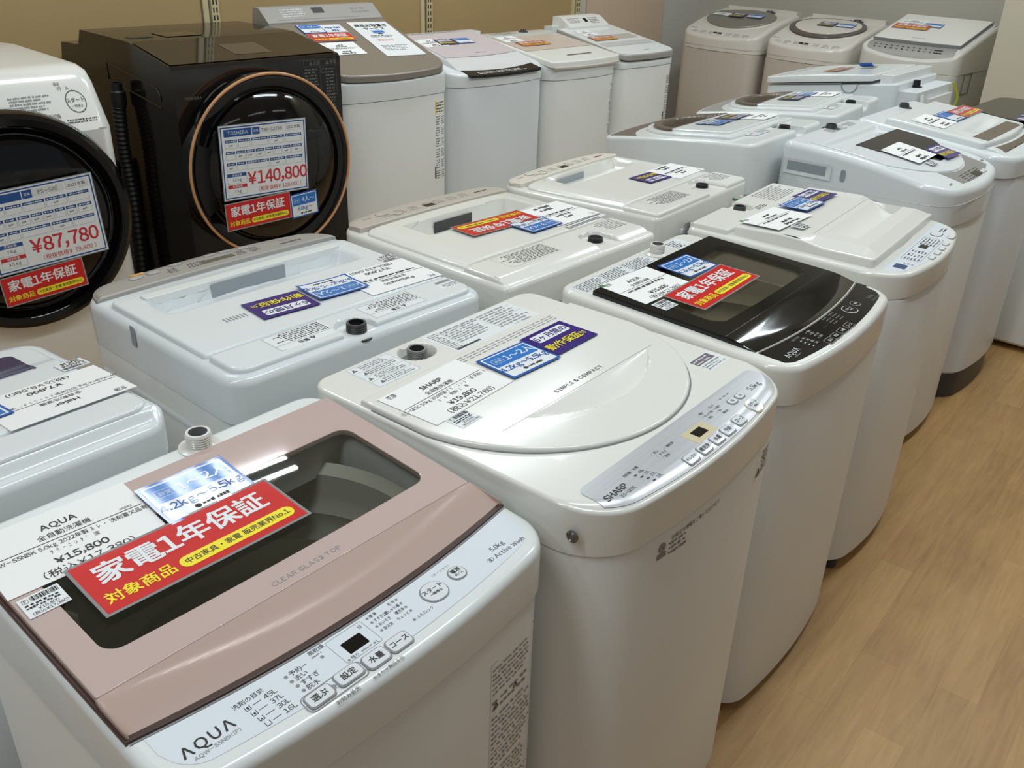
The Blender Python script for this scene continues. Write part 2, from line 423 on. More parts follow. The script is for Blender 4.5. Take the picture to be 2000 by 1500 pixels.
def shelf_rail(x, label):
    t = thing('slotted_shelf_rail', label, 'rail', (x, 3.93, 0), 0, 'slotted rails on the gold wall')
    m = MB(); box(m, -.036, -.012, -.010, 0, .3, CEIL-.02, RAILM); m.build('trim_strip', t, smooth=False)
    m = MB(); box(m, .0, .036, -.014, 0, .3, CEIL-.02, RAILM)
    z = .9
    while z < 1.9:
        for k in (.009, .024):
            m.add([(k-.003, -.0146, z), (k+.003, -.0146, z), (k+.003, -.0146, z+.02), (k-.003, -.0146, z+.02)], [[0, 1, 2, 3]], INKM)
        z += .031
    m.build('slotted_channel', t, smooth=False)
shelf_rail(WX(1.895), 'cream slotted shelf rail on gold wall behind the dark drum washer')
shelf_rail(WX(3.012), 'cream slotted shelf rail on gold wall above the lilac-lidded washer')
shelf_rail(WX(4.085), 'slotted shelf rail at the gold wall end beside the white strip')

# ------------------------------------------------------------------ shared washer parts
MACH = {}
def washer(name, label, x, y, rz, cat='washing machine'):
    return thing(name, label, cat, (x, y, 0), rz)
def cabinet(t, w, d, zs, rf, rr, bow, material, cx=0, cy=0, label=None, foot=True, base=None, z0=.025):
    m = MB(); ol = OL(w, d, rf, rr, bow, cx, cy, .004)
    slab(m, ol, zs, z0+.012, .004, material, 2, seg=2)
    ring = loop(OL(w, d, rf, rr, bow, cx, cy, 0)); ring2 = loop(OL(w, d, rf, rr, bow, cx, cy, .012)); n = min(len(ring), len(ring2))
    m.add([(x, y, z0+.012) for x, y in ring[:n]]+[(x, y, z0) for x, y in ring2[:n]], [[i, n+i, n+(i+1) % n, (i+1) % n] for i in range(n)]+[list(range(n, 2*n))], material)
    o = m.build('cabinet', t, label)
    if base:
        k = MB(); slab(k, OL(w-.03, d-.03, rf, rr, bow, cx, cy), z0+.004, .0, .004, base, 2, seg=2); k.build('base', t)
    elif foot:
        for sx in (-1, 1):
            for sy in (-1, 1):
                k = MB(); lathe(k, [(.022, 0), (.022, .012), (.014, .016), (.014, z0+.006)], (cx+sx*(w/2-.06), cy+sy*(d/2-.06), 0), DKGREY, 14); k.build('foot', t)
    return o
def inlet(t, x, y, z, material, r=.017, h=.026, thread=True, hollow=GREYP):
    m = MB(); prof = [(r*1.75, 0), (r*1.75, .003), (r*1.15, .005)]
    if thread:
        k = 5
        for i in range(k): prof += [(r*1.0, .006+(h-.008)*i/k), (r*1.08, .006+(h-.008)*(i+.5)/k)]
    prof += [(r, h), (r*.78, h)]
    lathe(m, prof, (x, y, z), material, 28)
    lathe(m, [(r*.78, h), (r*.74, h*.35)], (x, y, z), hollow, 28, cap=True)
    m.build('water_inlet', t)
def button(t, x, y, w, d, surf, material=CLEARB, legend=None, em=.008, ink=INKM, h=.002, rnd=None, ring=None, extra=None, rot=0):
    m = MB(); rd = rnd if rnd is not None else min(w, d)*.28
    if ring: slab(m, OL(w+.003, d+.003, rd*1.1, rd*1.1, 0, x, y, .0004, 5), lambda a, b_: surf(a, b_)+h*.4, lambda a, b_: surf(a, b_)-.001, .0004, ring, 2, seg=2)
    slab(m, OL(w, d, rd, rd, 0, x, y, .0008, 5), lambda a, b_: surf(a, b_)+h, lambda a, b_: surf(a, b_)-.001, .0008, material, 3, seg=2)
    if legend:
        for i, s in enumerate(legend if isinstance(legend, list) else [legend]):
            n = len(legend) if isinstance(legend, list) else 1
            e = em if i == 0 else em*.62
            text(m, s, x, y+(n-1)*em*.5-i*em*.95, e, ink, surf=lambda a, b_: surf(a, b_)+h, bold=.01)
    return m.build('button', t)
def patch(t, name, x0, x1, y0, y1, surf, material, h=.0012, r=.004, label=None, draw=None, bot=.003):
    """a thin panel, sticker or display laid on a surface"""
    m = MB(); slab(m, OL(x1-x0, y1-y0, r, r, 0, (x0+x1)/2, (y0+y1)/2, .0004, 4), lambda a, b_: surf(a, b_)+h, lambda a, b_: surf(a, b_)-bot, .0004, material, 4, seg=2)
    if draw: draw(m, lambda a, b_: surf(a, b_)+h)
    return m.build(name, t, label)
def plane_fn(d, zr, zf):
    k = (zr-zf)/d; zm = (zr+zf)/2
    return lambda x, y: zm+k*y
def front_sticker(t, x0, x1, z0, z1, yfun, draw, name='warning_sticker', material=None, label=None):
    """sticker on the front face: u is x, v is z"""
    m = MB(); q = MB(); cx = (x0+x1)/2
    n = 6
    if material:
        q.add([(x0+(x1-x0)*i/n, z, 0) for i in range(n+1) for z in (z0, z1)], [[2*i, 2*i+2, 2*i+3, 2*i+1] for i in range(n)], material)
    if draw: draw(q)
    for f, k in zip(q.f, q.mi): m.f.append(f); m.mi.append(k)
    m.mats = q.mats; m.v = [(u, yfun(u)-.0006-w, v) for u, v, w in q.v]
    return m.build(name, t, label, smooth=False)
def screw(t, x, y, z, nx=-1, axis='x'):
    m = MB(); prof = [(.009, 0), (.009, .003), (.006, .005), (.004, .0035)]
    vs = []; n = 16
    for r, h in prof:
        for i in range(n):
            a = 2*math.pi*i/n
            vs.append((x+nx*h, y+r*math.cos(a), z+r*math.sin(a)) if axis == 'x' else (x+r*math.cos(a), y+nx*h, z+r*math.sin(a)))
    fs = [[k*n+i, k*n+(i+1) % n, (k+1)*n+(i+1) % n, (k+1)*n+i] for k in range(3) for i in range(n)]+[[3*n+i for i in range(n)]]
    m.add(vs, fs, CHROME); m.build('screw', t)
def tub(t, c, r, ztop, zbot, sx=1):
    m = MB(); prof = [(r+.012, ztop), (r, ztop-.015), (r*.99, ztop-.05)]
    z = ztop-.06
    while z > zbot+.05:
        prof += [(r*.985, z), (r*.955, z-.018), (r*.985, z-.036)]; z -= .05
    prof += [(r*.97, zbot+.03), (r*.90, zbot)]
    q = .86
    while q > .3: prof += [(r*q, zbot), (r*(q-.045), zbot+.014), (r*(q-.09), zbot)]; q -= .13
    prof += [(r*.22, zbot+.02), (.001, zbot+.03)]
    lathe(m, prof, (c[0], c[1], 0), DRUM, 56); m.build('tub', t)
# ------------------------------------------------------------------ front row
def panel_between(m, f0, f1, x0, x1, top, h, r, material, nv=6, bot=.004):
    ol = FO(f0, f1, x0, x1, 40)
    slab(m, ol, lambda x, y: top(x, y)+h, lambda x, y: top(x, y)-bot, r, material, nv, seg=2)

def pink_washer():
    t = washer('washing_machine', 'white top-load washer with rose gold glass lid, nearest the camera', .434, .851, 4.9); MACH['pink'] = t
    w, d, zs = .550, .52, .775
    P = plane_fn(.517, .877, .844)
    S = lambda x, y: P(x, y)-(1.6*max(0, -.225-y)**2)-.5*max(0, y-.225)**2
    cabinet_open(t, w-.004, d-.004, zs-.0015, .06, .045, .022, BODY)
    m = MB(); out = OL(w, d, .055, .045, .022, inset=.012); hole = OL(.476, .196, .028, .028, 0, 0, .041)
    frame(m, loop(out), loop(hole), S, zs, .012, WHITE, (0, .03), inner_bot=lambda x, y: S(x, y)-.06); m.build('top_housing', t)
    tub(t, (0, .02), .215, .83, .60)
    fr = lambda x: -.147-.022*(1-(x/.265)**2)
    m = MB(); A = loop(FO(lambda x: fr(x)-.004, lambda x: .2175, -.2695, .2695, 30)); frame(m, A, loop(hole), lambda x, y: S(x, y)+.003, lambda x, y: S(x, y)-.002, .001, RIM, (0, .03)); m.build('lid_trim', t)
    L = lambda x, y: S(x, y)+.0095
    m = MB(); win = OL(.462, .18, .022, .022, .004, 0, .041)
    frame(m, loop(OL(.531, .304, .004, .004, 0, 0, .0625, inset=.0015)), loop(win), L, lambda x, y: S(x, y)+.002, .0015, ROSE, (0, .041))
    text(m, 'CLEAR GLASS TOP', .002, -.0755, .0098, INKG, surf=L, track=.06)
    rect(m, -.10, .192, -.094, .2, INKG, L); lid = m.build('lid', t)
    m = MB(); slab(m, OL(.4615, .1795, .022, .022, .004, 0, .041, inset=.0002), lambda x, y: L(x, y)-.0004, lambda x, y: L(x, y)-.003, .0002, SMOKE, 4, seg=1); m.build('lid_window', lid)
    def H(x, y):
        q = (-.0905-y)/(-.0905-fr(x)) if x*x < .0702 else 0; e = max(0, 1-(x/.262)**2)
        qa = .62*e+1e-4; sc = math.sin(math.pi*min(q/qa, 1)) if e > .02 else 0; return S(x, y)+.0095-.0028*sc*e-.007*q*q
    m = MB(); slab(m, FO(fr, lambda x: -.0915, -.265, .265, 44), H, lambda x, y: S(x, y)+.002, .0025, ROSED, 14); m.build('lid_handle', lid)
    # control panel
    fo = OL(w, d, .055, .045, .022, inset=.022)
    f1 = lambda x: fr(x)-.0085
    m = MB(); PW = mat('panel_blue_white', (222, 229, 236), .2)
    grid_ol = FO(lambda x: fo.f0(x), f1, -.255, .255, 44); pt = lambda x, y: S(x, y)+.0006
    slab(m, grid_ol, pt, lambda x, y: S(x, y)-.003, .0003, PW, 8, seg=1)
    gl = FO(lambda x: f1(x)+.0005, lambda x: f1(x)+.0025, -.268, .268, 30); grid(m, gl, lambda x, y: S(x, y)+.0009, INKG, 1)
    T = lambda s, x, y, e, **k: text(m, s, x, y, e, k.pop('ink', INKM), surf=pt, **k)
    T('ΛQUΛ', -.212, -.198, .0175, bold=.012, track=.1); T('AQW-S5NBK(P)', -.2095, -.2105, .0062, ink=INKG)
    T('洗剤の目安', -.159, -.1855, .0072)
    for i, s in enumerate(('45L', '37L', '30L', '16L')):
        y = -.195-i*.0096; x = -.156+i*.0012
        T(s, x+.017, y, .0085); rect(m, x-.004, y-.0004, x+.006, y+.0003, INKM, pt)
        for q in ((x-.0125, y-.003, x-.0065, y-.0023), (x-.0125, y-.003, x-.0118, y+.003), (x-.0072, y-.003, x-.0065, y+.003)): rect(m, *q, INKM, pt)
        if i < 3: rect(m, x-.0105, y-.0015, x-.0085, y+.002-.001*i, INKM, pt)
    for i, s in enumerate(('予約', '洗い', 'すすぎ', '脱水')):
        y = -.189-i*.0088; x = -.115+i*.0008; disc(m, x, y, .0022, INKG, pt); T(s, x+.004, y, .0078, align='l')
    fine_print(m, -.096, -.1905, -.086, -.1875, 1, INKG, pt, 5)
    T('風乾燥', -.07, -.1805, .0068); fine_print(m, -.08, -.189, -.064, -.185, 1, INKG, pt, 6); disc(m, -.071, -.193, .0022, INKG, pt)
    outline_rect(m, -.058, -.220, -.008, -.180, .0005, INKG, pt, rad=.003); T('分', -.0145, -.187, .0062)
    disc(m, -.0535, -.2165, .0016, INKG, pt); T('残り', -.045, -.2165, .0055); fine_print(m, -.036, -.218, -.02, -.2145, 1, INKG, pt, 8)
    disc(m, -.018, -.2165, .0015, INKG, pt); T('L', -.0135, -.2165, .0055)
    for i, (a, c) in enumerate((('標 準', '毛 布'), ('すすぎ1回', 'おしゃれ着'), ('おいそぎ', '槽洗浄'), ('自分流', 'ちょっと'))):
        y = -.1835-i*.0082; x = .000; disc(m, x, y, .0018, INKG, pt); T(a, x+.003, y, .0056, align='l', sx=.8); T(c, x+.041, y, .0056, align='r', sx=.8); disc(m, x+.044, y, .0018, INKG, pt)
    disc(m, .037, -.2215, .002, INKG, pt); T('ふたロック', .041, -.2215, .0052, align='l')
    T('(オートオフ)', .116, -.184, .005, ink=INKG); T('5.0kg', .2, -.2005, .0092, bold=.006); T('3D Active Wash', .204, -.213, .0082)
    T('お好み設定', -.084, -.2515, .0062); T('おまかせ無段水位', -.03, -.2525, .0055)
    outline_rect(m, -.1255, -.2455, -.0475, -.2215, .0012, INKG, pt, rad=.007)
    m.add([(x, y, pt(x, y)+.0003) for x, y in ((-.089, -.229), (-.089, -.237), (-.084, -.233))], [[0, 1, 2]], INKG)
    m.build('control_panel', t)
    patch(t, 'display_window', -.047, -.02, -.2115, -.193, pt, BLACKG, .0004, .001, bot=.001)
    button(t, -.106, -.233, .03, .017, pt, legend='選ぶ', em=.0098, ring=INKG); button(t, -.067, -.2315, .031, .0175, pt, legend='設定', em=.0098, ring=INKG)
    button(t, -.0315, -.2345, .029, .0195, pt, legend='水量', em=.0098, ring=INKG); button(t, .0015, -.2345, .029, .0185, pt, legend='コース', em=.0088, ring=INKG)
    button(t, .085, -.205, .034, .030, pt, legend=['スタート', '一時停止'], em=.0078, ring=INKG, rnd=.0148); button(t, .1275, -.201, .022, .02, pt, legend=['電源', '切/入'], em=.0072, ring=INKG, rnd=.0098)
    inlet(t, .056, .236, S(.056, .236)-.001, WARM, .017, .026)
    # spec sticker on the front face
    cf = OL(w-.004, d-.004, .06, .045, .022)
    def draw(q):
        u0, u1, v0, v1 = .135, .237, .33, .725
        outline_rect(q, u0, v0, u1, v1, .0006, INKG, 0, .0002)
        v = v1-.004; rn = random.Random(4)
        for h, rows in ((.055, 6), (.03, 2), (.105, 11), (.05, 5), (.06, 6), (.07, 8)):
            rect(q, u0, v-h, u1, v-h+.0005, INKG, 0, .0002); fine_print(q, u0+.004, v-h+.003, u1-.005, v-.003, rows, INKG, 0, rn.randint(0, 999), .38); v -= h
        warn(q, u0+.012, v1-.074, .012, INKM); warn(q, u0+.055, v1-.072, .011, INKM); warn(q, u0+.04, v1-.262, .011, INKM)
    front_sticker(t, .135, .237, .33, .725, lambda u: cf.f0(u), draw)

def cabinet_open(t, w, d, zs, rf, rr, bow, material, z0=.025):
    m = MB(); p = loop(OL(w, d, rf, rr, bow, 0, 0, .004)); skirt(m, p, zs, .004, z0, material, 2)
    q = loop(OL(w, d, rf, rr, bow, 0, 0, .03)); n = len(p)
    m.add([(x, y, z0+.001) for x, y in p], [list(range(n))[::-1]], material)
    m.build('cabinet', t)
    for sx in (-1, 1):
        for sy in (-1, 1):
            k = MB(); lathe(k, [(.022, 0), (.022, .012), (.014, .016), (.014, z0+.006)], (sx*(w/2-.06), sy*(d/2-.06), 0), DKGREY, 14); k.build('foot', t)

def sharp_washer():
    t = washer('washing_machine', 'all white top-load washer with round-fronted lid and brushed silver panel', 1.002, .885, 6.5); MACH['sharp'] = t
    w, d, zs = .566, .60, .803
    fro = OL(w, d, .08, .035, .03)
    def S(x, y):
        z = .88-11*max(0, .032-(y-fro.f0(x)))**2-.05*(1-sstep(.21, .245, math.hypot(x, y-.082)))*(1-sstep(.10, .13, y))
        q = math.hypot((x+.079)/1.15, y-.256); z -= .020*(1-sstep(.026, .032, q)); return z
    cabinet(t, w-.002, d-.002, zs-.0015, .085, .05, .03, BODY)
    m = MB(); slab(m, OL(w, d, .08, .035, .03, inset=.006), S, zs, .006, WARM, 30, ex=[-.079+.0025*i for i in range(-18, 19)], ey=[.256+.0025*i for i in range(-15, 13)]+[-.262-.004*i for i in range(8)]); m.build('top_housing', t)
    # round-fronted lid
    Rr, yc = .273, .082
    f0 = lambda x: yc-math.sqrt(max(Rr*Rr-x*x, .0009))
    def L(x, y):
        z = .8885
        e = max(0, 1-((x-.025)/.16)**2)
        if e > .01:
            q = (-.044-y)/(.054*e+.004)
            if q > 0: z -= .015*math.sqrt(e)*(min(q, 1)**1.2)*(1-sstep(1, 1.10, q))
        return z-.003*sstep(-.05, -.2, y)
    m = MB(); slab(m, FO(f0, lambda x: .181, -.2705, .2705, 70), L, .875, .0045, WARM, 24, ey=[-.03-.004*i for i in range(24)]+[-.05-.0016*i for i in range(36)])
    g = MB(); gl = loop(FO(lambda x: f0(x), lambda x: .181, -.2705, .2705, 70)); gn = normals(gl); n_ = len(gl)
    g.add([(x+nx*.0035, y+ny*.0035, .8804) for (x, y), (nx, ny) in zip(gl, gn)]+[(x+nx*.0072, y+ny*.0072, .8804) for (x, y), (nx, ny) in zip(gl, gn)], [[i, n_+i, n_+(i+1) % n_, (i+1) % n_] for i in range(n_) if gl[i][1] < .178], GREYP); g.build('lid_gap_shade', t)  # flat grey strip painting the shadow in the groove round the lid
    text(m, 'SIMPLE & COMPACT', .014, -.0225, .0112, INKM, surf=L, bold=.012, track=.09)
    for r in range(3):
        for i in range(17): 
            if (i % 1) == 0: rect(m, -.085+i*.0165, .156+r*.007, -.0725+i*.0165, .1585+r*.007, INKG, L, .0002)
    gr = FO(lambda x: -.0402-.02*((x-.02)/.2)**2*0, lambda x: -.0394, -.2, .21, 10); grid(m, gr, lambda x, y: L(x, y)+.0002, INKWG, 1)
    m.build('lid', t)
    m = MB(); grid(m, FO(lambda x: .1825, lambda x: .1865, -.262, .262, 8), .8805, INKG, 1); m.build('hinge_gap', t)
    # silver panel
    fo = OL(w, d, .08, .035, .03, inset=.009); pt = lambda x, y: S(x, y)+.0012
    def pf0(x):
        a = abs(x); return fo.f0(x)
    def pf1(x):
        a = abs(x-.003); return -.206-(.014-math.sqrt(max(.014**2-max(a-.236, 0)**2, 0)) if a > .236 else 0)
    m = MB(); slab(m, FO(pf0, pf1, -.247, .252, 60), pt, lambda x, y: S(x, y)-.003, .0006, SILVER, 26, seg=2)
    T = lambda s, x, y, e, **k: text(m, s, x, y, e, k.pop('ink', INKM), surf=pt, **k)
    T('SHARP', -.213, -.246, .0145, bold=.014); T('ES-GE5C', -.2, -.2575, .0068)
    T('5.5kg', .2, -.243, .0135)
    T('洗剤量/水量', -.158, -.2335, .006); 
    for i, s in enumerate(('48L', '37L', '27L', '18L')):
        y = -.243-i*.0082; T(s, -.1465+i*.003, y, .0068); rect(m, -.164+i*.003, y-.002, -.158+i*.003, y+.0005, INKM, pt)
    for i, s in enumerate(('洗い', 'すすぎ', '脱水')):
        T('/ '+s, -.103+i*.002, -.232-i*.0085, .006, align='l')
    T('/ 槽乾燥', -.074, -.236, .006, align='l')
    for i, (a, c) in enumerate((('標準', '念入り'), ('おしゃれ着', 'つけ置き'), ('時短', '毛布'), ('', '槽乾燥'))):
        y = -.225-i*.0082
        if a: T('/ '+a, .045, y, .0058, align='l', sx=.85)
        T('/ '+c, .075, y, .0058, align='l', sx=.85)
    for i in range(3): fine_print(m, .118+i*.012, -.226, .126+i*.012, -.2215, 1, INKWG, pt, i)
    m.build('control_panel', t)
    patch(t, 'display_window', -.026, .034, -.267, -.235, pt, AMBER, .0004, .002, bot=.001, draw=lambda q, s: rect(q, -.010, -.259, .018, -.242, BLACKG, s))
    for x, s in ((-.068, 'セレクト'), (-.031, '槽洗浄'), (.007, '水量'), (.041, '予約'), (.081, 'コース')):
        button(t, x, -.279+.02*((x/.27)**2), .027, .0165, pt, legend=s, em=.0082 if len(s) < 4 else .006, ring=INKG)
    button(t, .142, -.2725, .034, .026, pt, legend=['スタート', '一時停止'], em=.0068, ring=AMBER, rnd=.0128); button(t, .126, -.2425, .018, .013, pt, legend='切', em=.007, ring=INKWG, rnd=.0064); button(t, .151, -.2425, .018, .013, pt, legend='入', em=.007, ring=INKWG, rnd=.0064)
    # stickers
    def lab(q, s):
        outline_rect(q, -.214, .204, -.12, .288, .0005, INKG, s, rad=.004)
        for i in range(4):
            y = .277-i*.02; warn(q, -.205+.008*(i % 2), y, .010, INKM, s); fine_print(q, -.192, y-.008, -.126, y+.008, 3, INKG, s, i+20)
            if i: rect(q, -.212, y+.0098, -.122, y+.0102, INKG, s)
    patch(t, 'warning_sticker', -.216, -.118, .202, .290, S, LAMW, .0004, .004, draw=lab)
    def lab2(q, s):
        for i in range(2): rect(q, -.028, .277-i*.03, .196, .2774-i*.03, INKG, s)
        rect(q, .0, .213, .0004, .286, INKG, s); rect(q, .1, .213, .1004, .286, INKG, s)
        fine_print(q, -.026, .212, -.002, .286, 12, INKG, s, 31); fine_print(q, .003, .224, .097, .284, 8, INKG, s, 32); fine_print(q, .104, .214, .196, .284, 8, INKG, s, 33)
        rect(q, -.026, .207, .035, .2125, INKM, s); text(q, 'シャープ株式会社', .155, .208, .006, INKM, surf=s)
    patch(t, 'spec_sticker', -.032, .202, .203, .291, S, LAMW, .0004, .002, draw=lab2)
    patch(t, 'notice_sticker', .205, .272, -.163, -.118, lambda x, y: S(x, y), LAMW, .0004, .002, draw=lambda q, s: (rect(q, .206, -.139, .262, -.120, mat('sticker_grey_purple', (98, 88, 104), .5), s), fine_print(q, .208, -.138, .258, -.122, 2, INKW, s, 3, eps=.0005), fine_print(q, .208, -.16, .268, -.142, 3, INKG, s, 4)))
    inlet(t, -.079, .256, .861, GREYP, .0165, .026, hollow=DKGREY)
    screw(t, -w/2+.002, -.228, .838); 
    cf = OL(w-.002, d-.002, .085, .05, .03)
    def draw(q):
        lathe(q, [(.001, 0), (.008, 0)], (-.148, .775, .0002), INKG, 14); rect(q, -.158, .757, -.138, .766, INKG, 0, .0002)
        text(q, 'お役立ち情報をご覧いただけます', -.062, .782, .0088, INKM, bold=.004)
        for i in range(3): disc(q, -.13, .773-i*.008, .0014, INKM, 0)
        fine_print(q, -.126, .751, -.085, .777, 3, INKG, 0, 9)
    front_sticker(t, -.155, .04, .75, .79, lambda u: cf.f0(u), draw, 'notice_sticker')
    front_sticker(t, .145, .23, .72, .79, lambda u: cf.f0(u), lambda q: (outline_rect(q, .15, .735, .228, .79, .0005, INKG), warn(q, .164, .752, .02, INKM), fine_print(q, .176, .742, .226, .786, 5, INKM, 0, 12)), 'warning_sticker')

def black_washer():
    t = washer('washing_machine', 'white top-load washer with black glass lid and black control panel', 1.612, .958, 6.8); MACH['F3'] = t
    w, d, zs = .536, .55, .775
    P = plane_fn(.542, .873, .851); S = lambda x, y: P(x, y)-1.6*max(0, -.24-y)**2
    cabinet_open(t, w-.004, d-.004, zs-.0015, .06, .045, .024, BODY)
    hole = OL(.43, .236, .03, .03, 0, .012, .036)
    m = MB(); frame(m, loop(OL(w, d, .055, .045, .024, inset=.012)), loop(hole), S, zs, .012, WARM, (.012, .03), inner_bot=lambda x, y: S(x, y)-.06); m.build('top_housing', t)
    tub(t, (.01, .015), .215, .83, .60)
    fr = lambda x: -.166-.022*(1-((x-.01)/.25)**2)
    L = lambda x, y: S(x, y)+.010
    m = MB(); frame(m, loop(FO(lambda x: fr(x) if 0 else -.102, lambda x: .197, -.237, .258, 20)), loop(OL(.418, .224, .03, .03, .004, .016, .038)), L, lambda x, y: S(x, y)-.002, .0015, BLACKG, (.012, .04)); lid = m.build('lid', t)
    m = MB(); slab(m, OL(.4175, .2235, .03, .03, .004, .016, .038, inset=.0002), lambda x, y: L(x, y)-.0004, lambda x, y: L(x, y)-.003, .0002, SMOKEB, 4, seg=1); m.build('lid_window', lid)
    def H(x, y):
        q = min(max((-.1025-y)/(-.1025-fr(x)), 0), 1); e = max(0, 1-((x-.01)/.25)**2)
        return S(x, y)+.010-.002*math.sin(math.pi*q)**2*e-.010*q*q
    m = MB(); slab(m, FO(fr, lambda x: -.1035, -.237, .258, 44), H, lambda x, y: S(x, y)-.002, .0025, BLACKG, 14); m.build('lid_handle', lid)
    fo = OL(w, d, .055, .045, .024, inset=.02); f1 = lambda x: fr(x)-.0055; pt = lambda x, y: S(x, y)+.0008
    m = MB(); grid(m, FO(lambda x: f1(x)+.0003, lambda x: f1(x)+.0026, -.237, .258, 30), lambda x, y: S(x, y)+.0022, CHROME, 1); m.build('lid_trim', t)
    m = MB(); slab(m, FO(lambda x: fo.f0(x), f1, -.237, .258, 44), pt, lambda x, y: S(x, y)-.003, .0005, BLACKG, 8, seg=1)
    T = lambda s, x, y, e, **k: text(m, s, x, y, e, k.pop('ink', INKW), surf=pt, **k)
    T('ΛQUΛ', -.188, -.2165, .016, bold=.01, track=.1); fine_print(m, -.202, -.2305, -.17, -.2265, 1, INKWG, pt, 118, .8)
    T('洗剤の目安', -.127, -.196, .0062, ink=INKWG)
    for i, s in enumerate(('45L', '37L', '30L', '16L')): T(s, -.112+i*.001, -.206-i*.0085, .0066); rect(m, -.132, -.209-i*.0085, -.126, -.207-i*.0085, INKW, pt)
    for i, s in enumerate(('予約', '洗い', 'すすぎ', '脱水')): T(s, -.075, -.2-i*.0085, .0062); disc(m, -.086, -.2-i*.0085, .0016, INKWG, pt)
    for i in range(4):
        for k in range(2): fine_print(m, .0+k*.03, -.2-i*.008, .024+k*.03, -.1955-i*.008, 1, INKWG, pt, i*3+k)
    T('5.0kg', .2, -.222, .010, ink=INKWG); T('3D Active Wash', .205, -.234, .006, ink=INKWG)
    m.build('control_panel', t)
    for x, s in ((-.082, '選ぶ'), (-.053, '設定'), (-.019, '水量'), (.016, 'コース')): button(t, x, -.247, .027, .016, pt, BLACKG, s, .0075, INKW, ring=INKWG, h=.0012)
    button(t, .096, -.2175, .034, .03, pt, BLACKG, ['スタート', '一時停止'], .0066, INKW, ring=INKW, rnd=.0148, h=.0012); button(t, .136, -.2145, .022, .02, pt, BLACKG, '電源', .006, INKW, ring=INKWG, rnd=.0098, h=.0012)
    patch(t, 'display_window', -.035, -.008, -.215, -.2, pt, BLACKG, .0003, .001, bot=.001)
    def lab(q, s):
        for k in range(3): fine_print(q, -.236+k*.092, .212, -.15+k*.092, .25, 7, INKM, s, 40+k, .5); outline_rect(q, -.238+k*.092, .21, -.148+k*.092, .252, .0004, INKG, s)
    patch(t, 'warning_sticker', -.242, .042, .208, .254, S, LAMW, .0004, .003, draw=lab)
    patch(t, 'notice_sticker', .14, .205, .212, .258, S, LAMW, .0004, .003, draw=lambda q, s: (fine_print(q, .143, .215, .185, .254, 6, INKM, s, 51, .5), disc(q, .165, .222, .003, INKM, s)))
    inlet(t, .074, .233, S(.074, .233)-.001, WARM, .0165, .026)

def scoop_washer():
    t = washer('washing_machine', 'white top-load washer with wide scooped lid and blue square on its panel', 2.228, 1.06, 9.1); MACH['F4'] = t
    w, d, zs = .552, .575, .79
    P = plane_fn(.572, .860, .850); S = lambda x, y: P(x, y)-1.2*max(0, -.26-y)**2-dip(x, y, -.2, .24, -.15, .02)
    cabinet(t, w-.004, d-.004, zs-.0015, .07, .04, .04, BODY)
    m = MB(); slab(m, OL(w, d, .08, .025, .04, inset=.010), S, zs, .010, WARM, 12); m.build('top_housing', t)
    def U(x, y):
        z = .872; q = math.hypot(x+.045, (y-.240)*1.1)
        if y > .235: q = abs(x+.045)
        return z-.020*(1-sstep(.030, .036, q))
    m = MB(); slab(m, OL(.53, .102, .008, .012, 0, .006, .230, inset=.006), U, .85, .006, WARM, 14, ex=[-.045+.003*i for i in range(-14, 15)], ey=[.2+.003*i for i in range(20)])
    fine_print(m, .08, .19, .25, .268, 9, INKG, U, 60, .5); fine_print(m, -.03, .192, .03, .212, 3, INKM, U, 61, .5); m.build('rear_housing', t)
    inlet(t, -.045, .243, .853, DKGREY, .016, .022, False, DKGREY)
    cl = lambda v: min(max(v, 0), 1)
    def L(x, y):
        z = .880+.007*cl((.16-y)/.172)-.018*max(cl((-.148-y)/.036), cl((abs(x-.008)-.208)/.046)*cl((.0-y)/.06+.25))
        e = (abs(x-.035)-.185)/.005
        if e < 1 and y < -.03:
            q = (-.03-y)/.078; z -= .026*(1-cl(e))*math.sin(math.pi/2*cl(q/.85))*(1-sstep(.96, 1.04, q))
        return z
    m = MB(); slab(m, OL(.51, .352, .012, .008, 0, .012, -.006, inset=.006), L, lambda x, y: S(x, y)-.002, .006, WARM, 20, ey=[-.02-.0033*i for i in range(48)]+[-.148], ex=[.035+.01*i for i in range(-20, 21)]+[-.2, .216, -.15, -.1525, -.155, .22, .2225, .225])
    grid(m, FO(lambda x: -.0125, lambda x: -.0118, -.215, .24, 6), lambda x, y: L(x, y)+.0003, INKWG, 1); m.build('lid', t, ang=12)
    fo = OL(w, d, .08, .025, .04, inset=.018); pt = lambda x, y: S(x, y)+.0006
    m = MB(); slab(m, FO(lambda x: fo.f0(x), lambda x: -.198, -.235, .25, 40), pt, lambda x, y: S(x, y)-.003, .0004, mat('panel_blue_white', (222, 229, 236), .2), 8, seg=1)
    outline_rect(m, -.12, -.254, .10, -.208, .0008, INKM, pt)
    for k, x in enumerate((-.105, -.075, -.04, .035, .06, .082)): fine_print(m, x-.01, -.25, x+.012, -.212, 5, INKM, pt, 70+k, .5)
    fine_print(m, .17, -.238, .215, -.222, 2, INKM, pt, 77)
    fine_print(m, -.155, -.25, -.145, -.222, 3, INKG, pt, 79); m.build('control_panel', t)
    patch(t, 'display_window', -.005, .026, -.238, -.218, pt, BLACKG, .0004, .001, bot=.001)
    patch(t, 'blue_lens', -.198, -.165, -.24, -.212, pt, BLUEL, .0006, .001, bot=.001)
    button(t, .142, -.226, .04, .026, pt, WHITE, None, ring=INKM, rnd=.0125); button(t, .145, -.262, .034, .014, pt, WHITE, None, ring=INKG, rnd=.0068)
    for i in range(4): button(t, -.06+i*.045, -.268+.03*((-.06+i*.045)/.27)**2, .03, .012, pt, WHITE, None, ring=INKG, rnd=.0058)

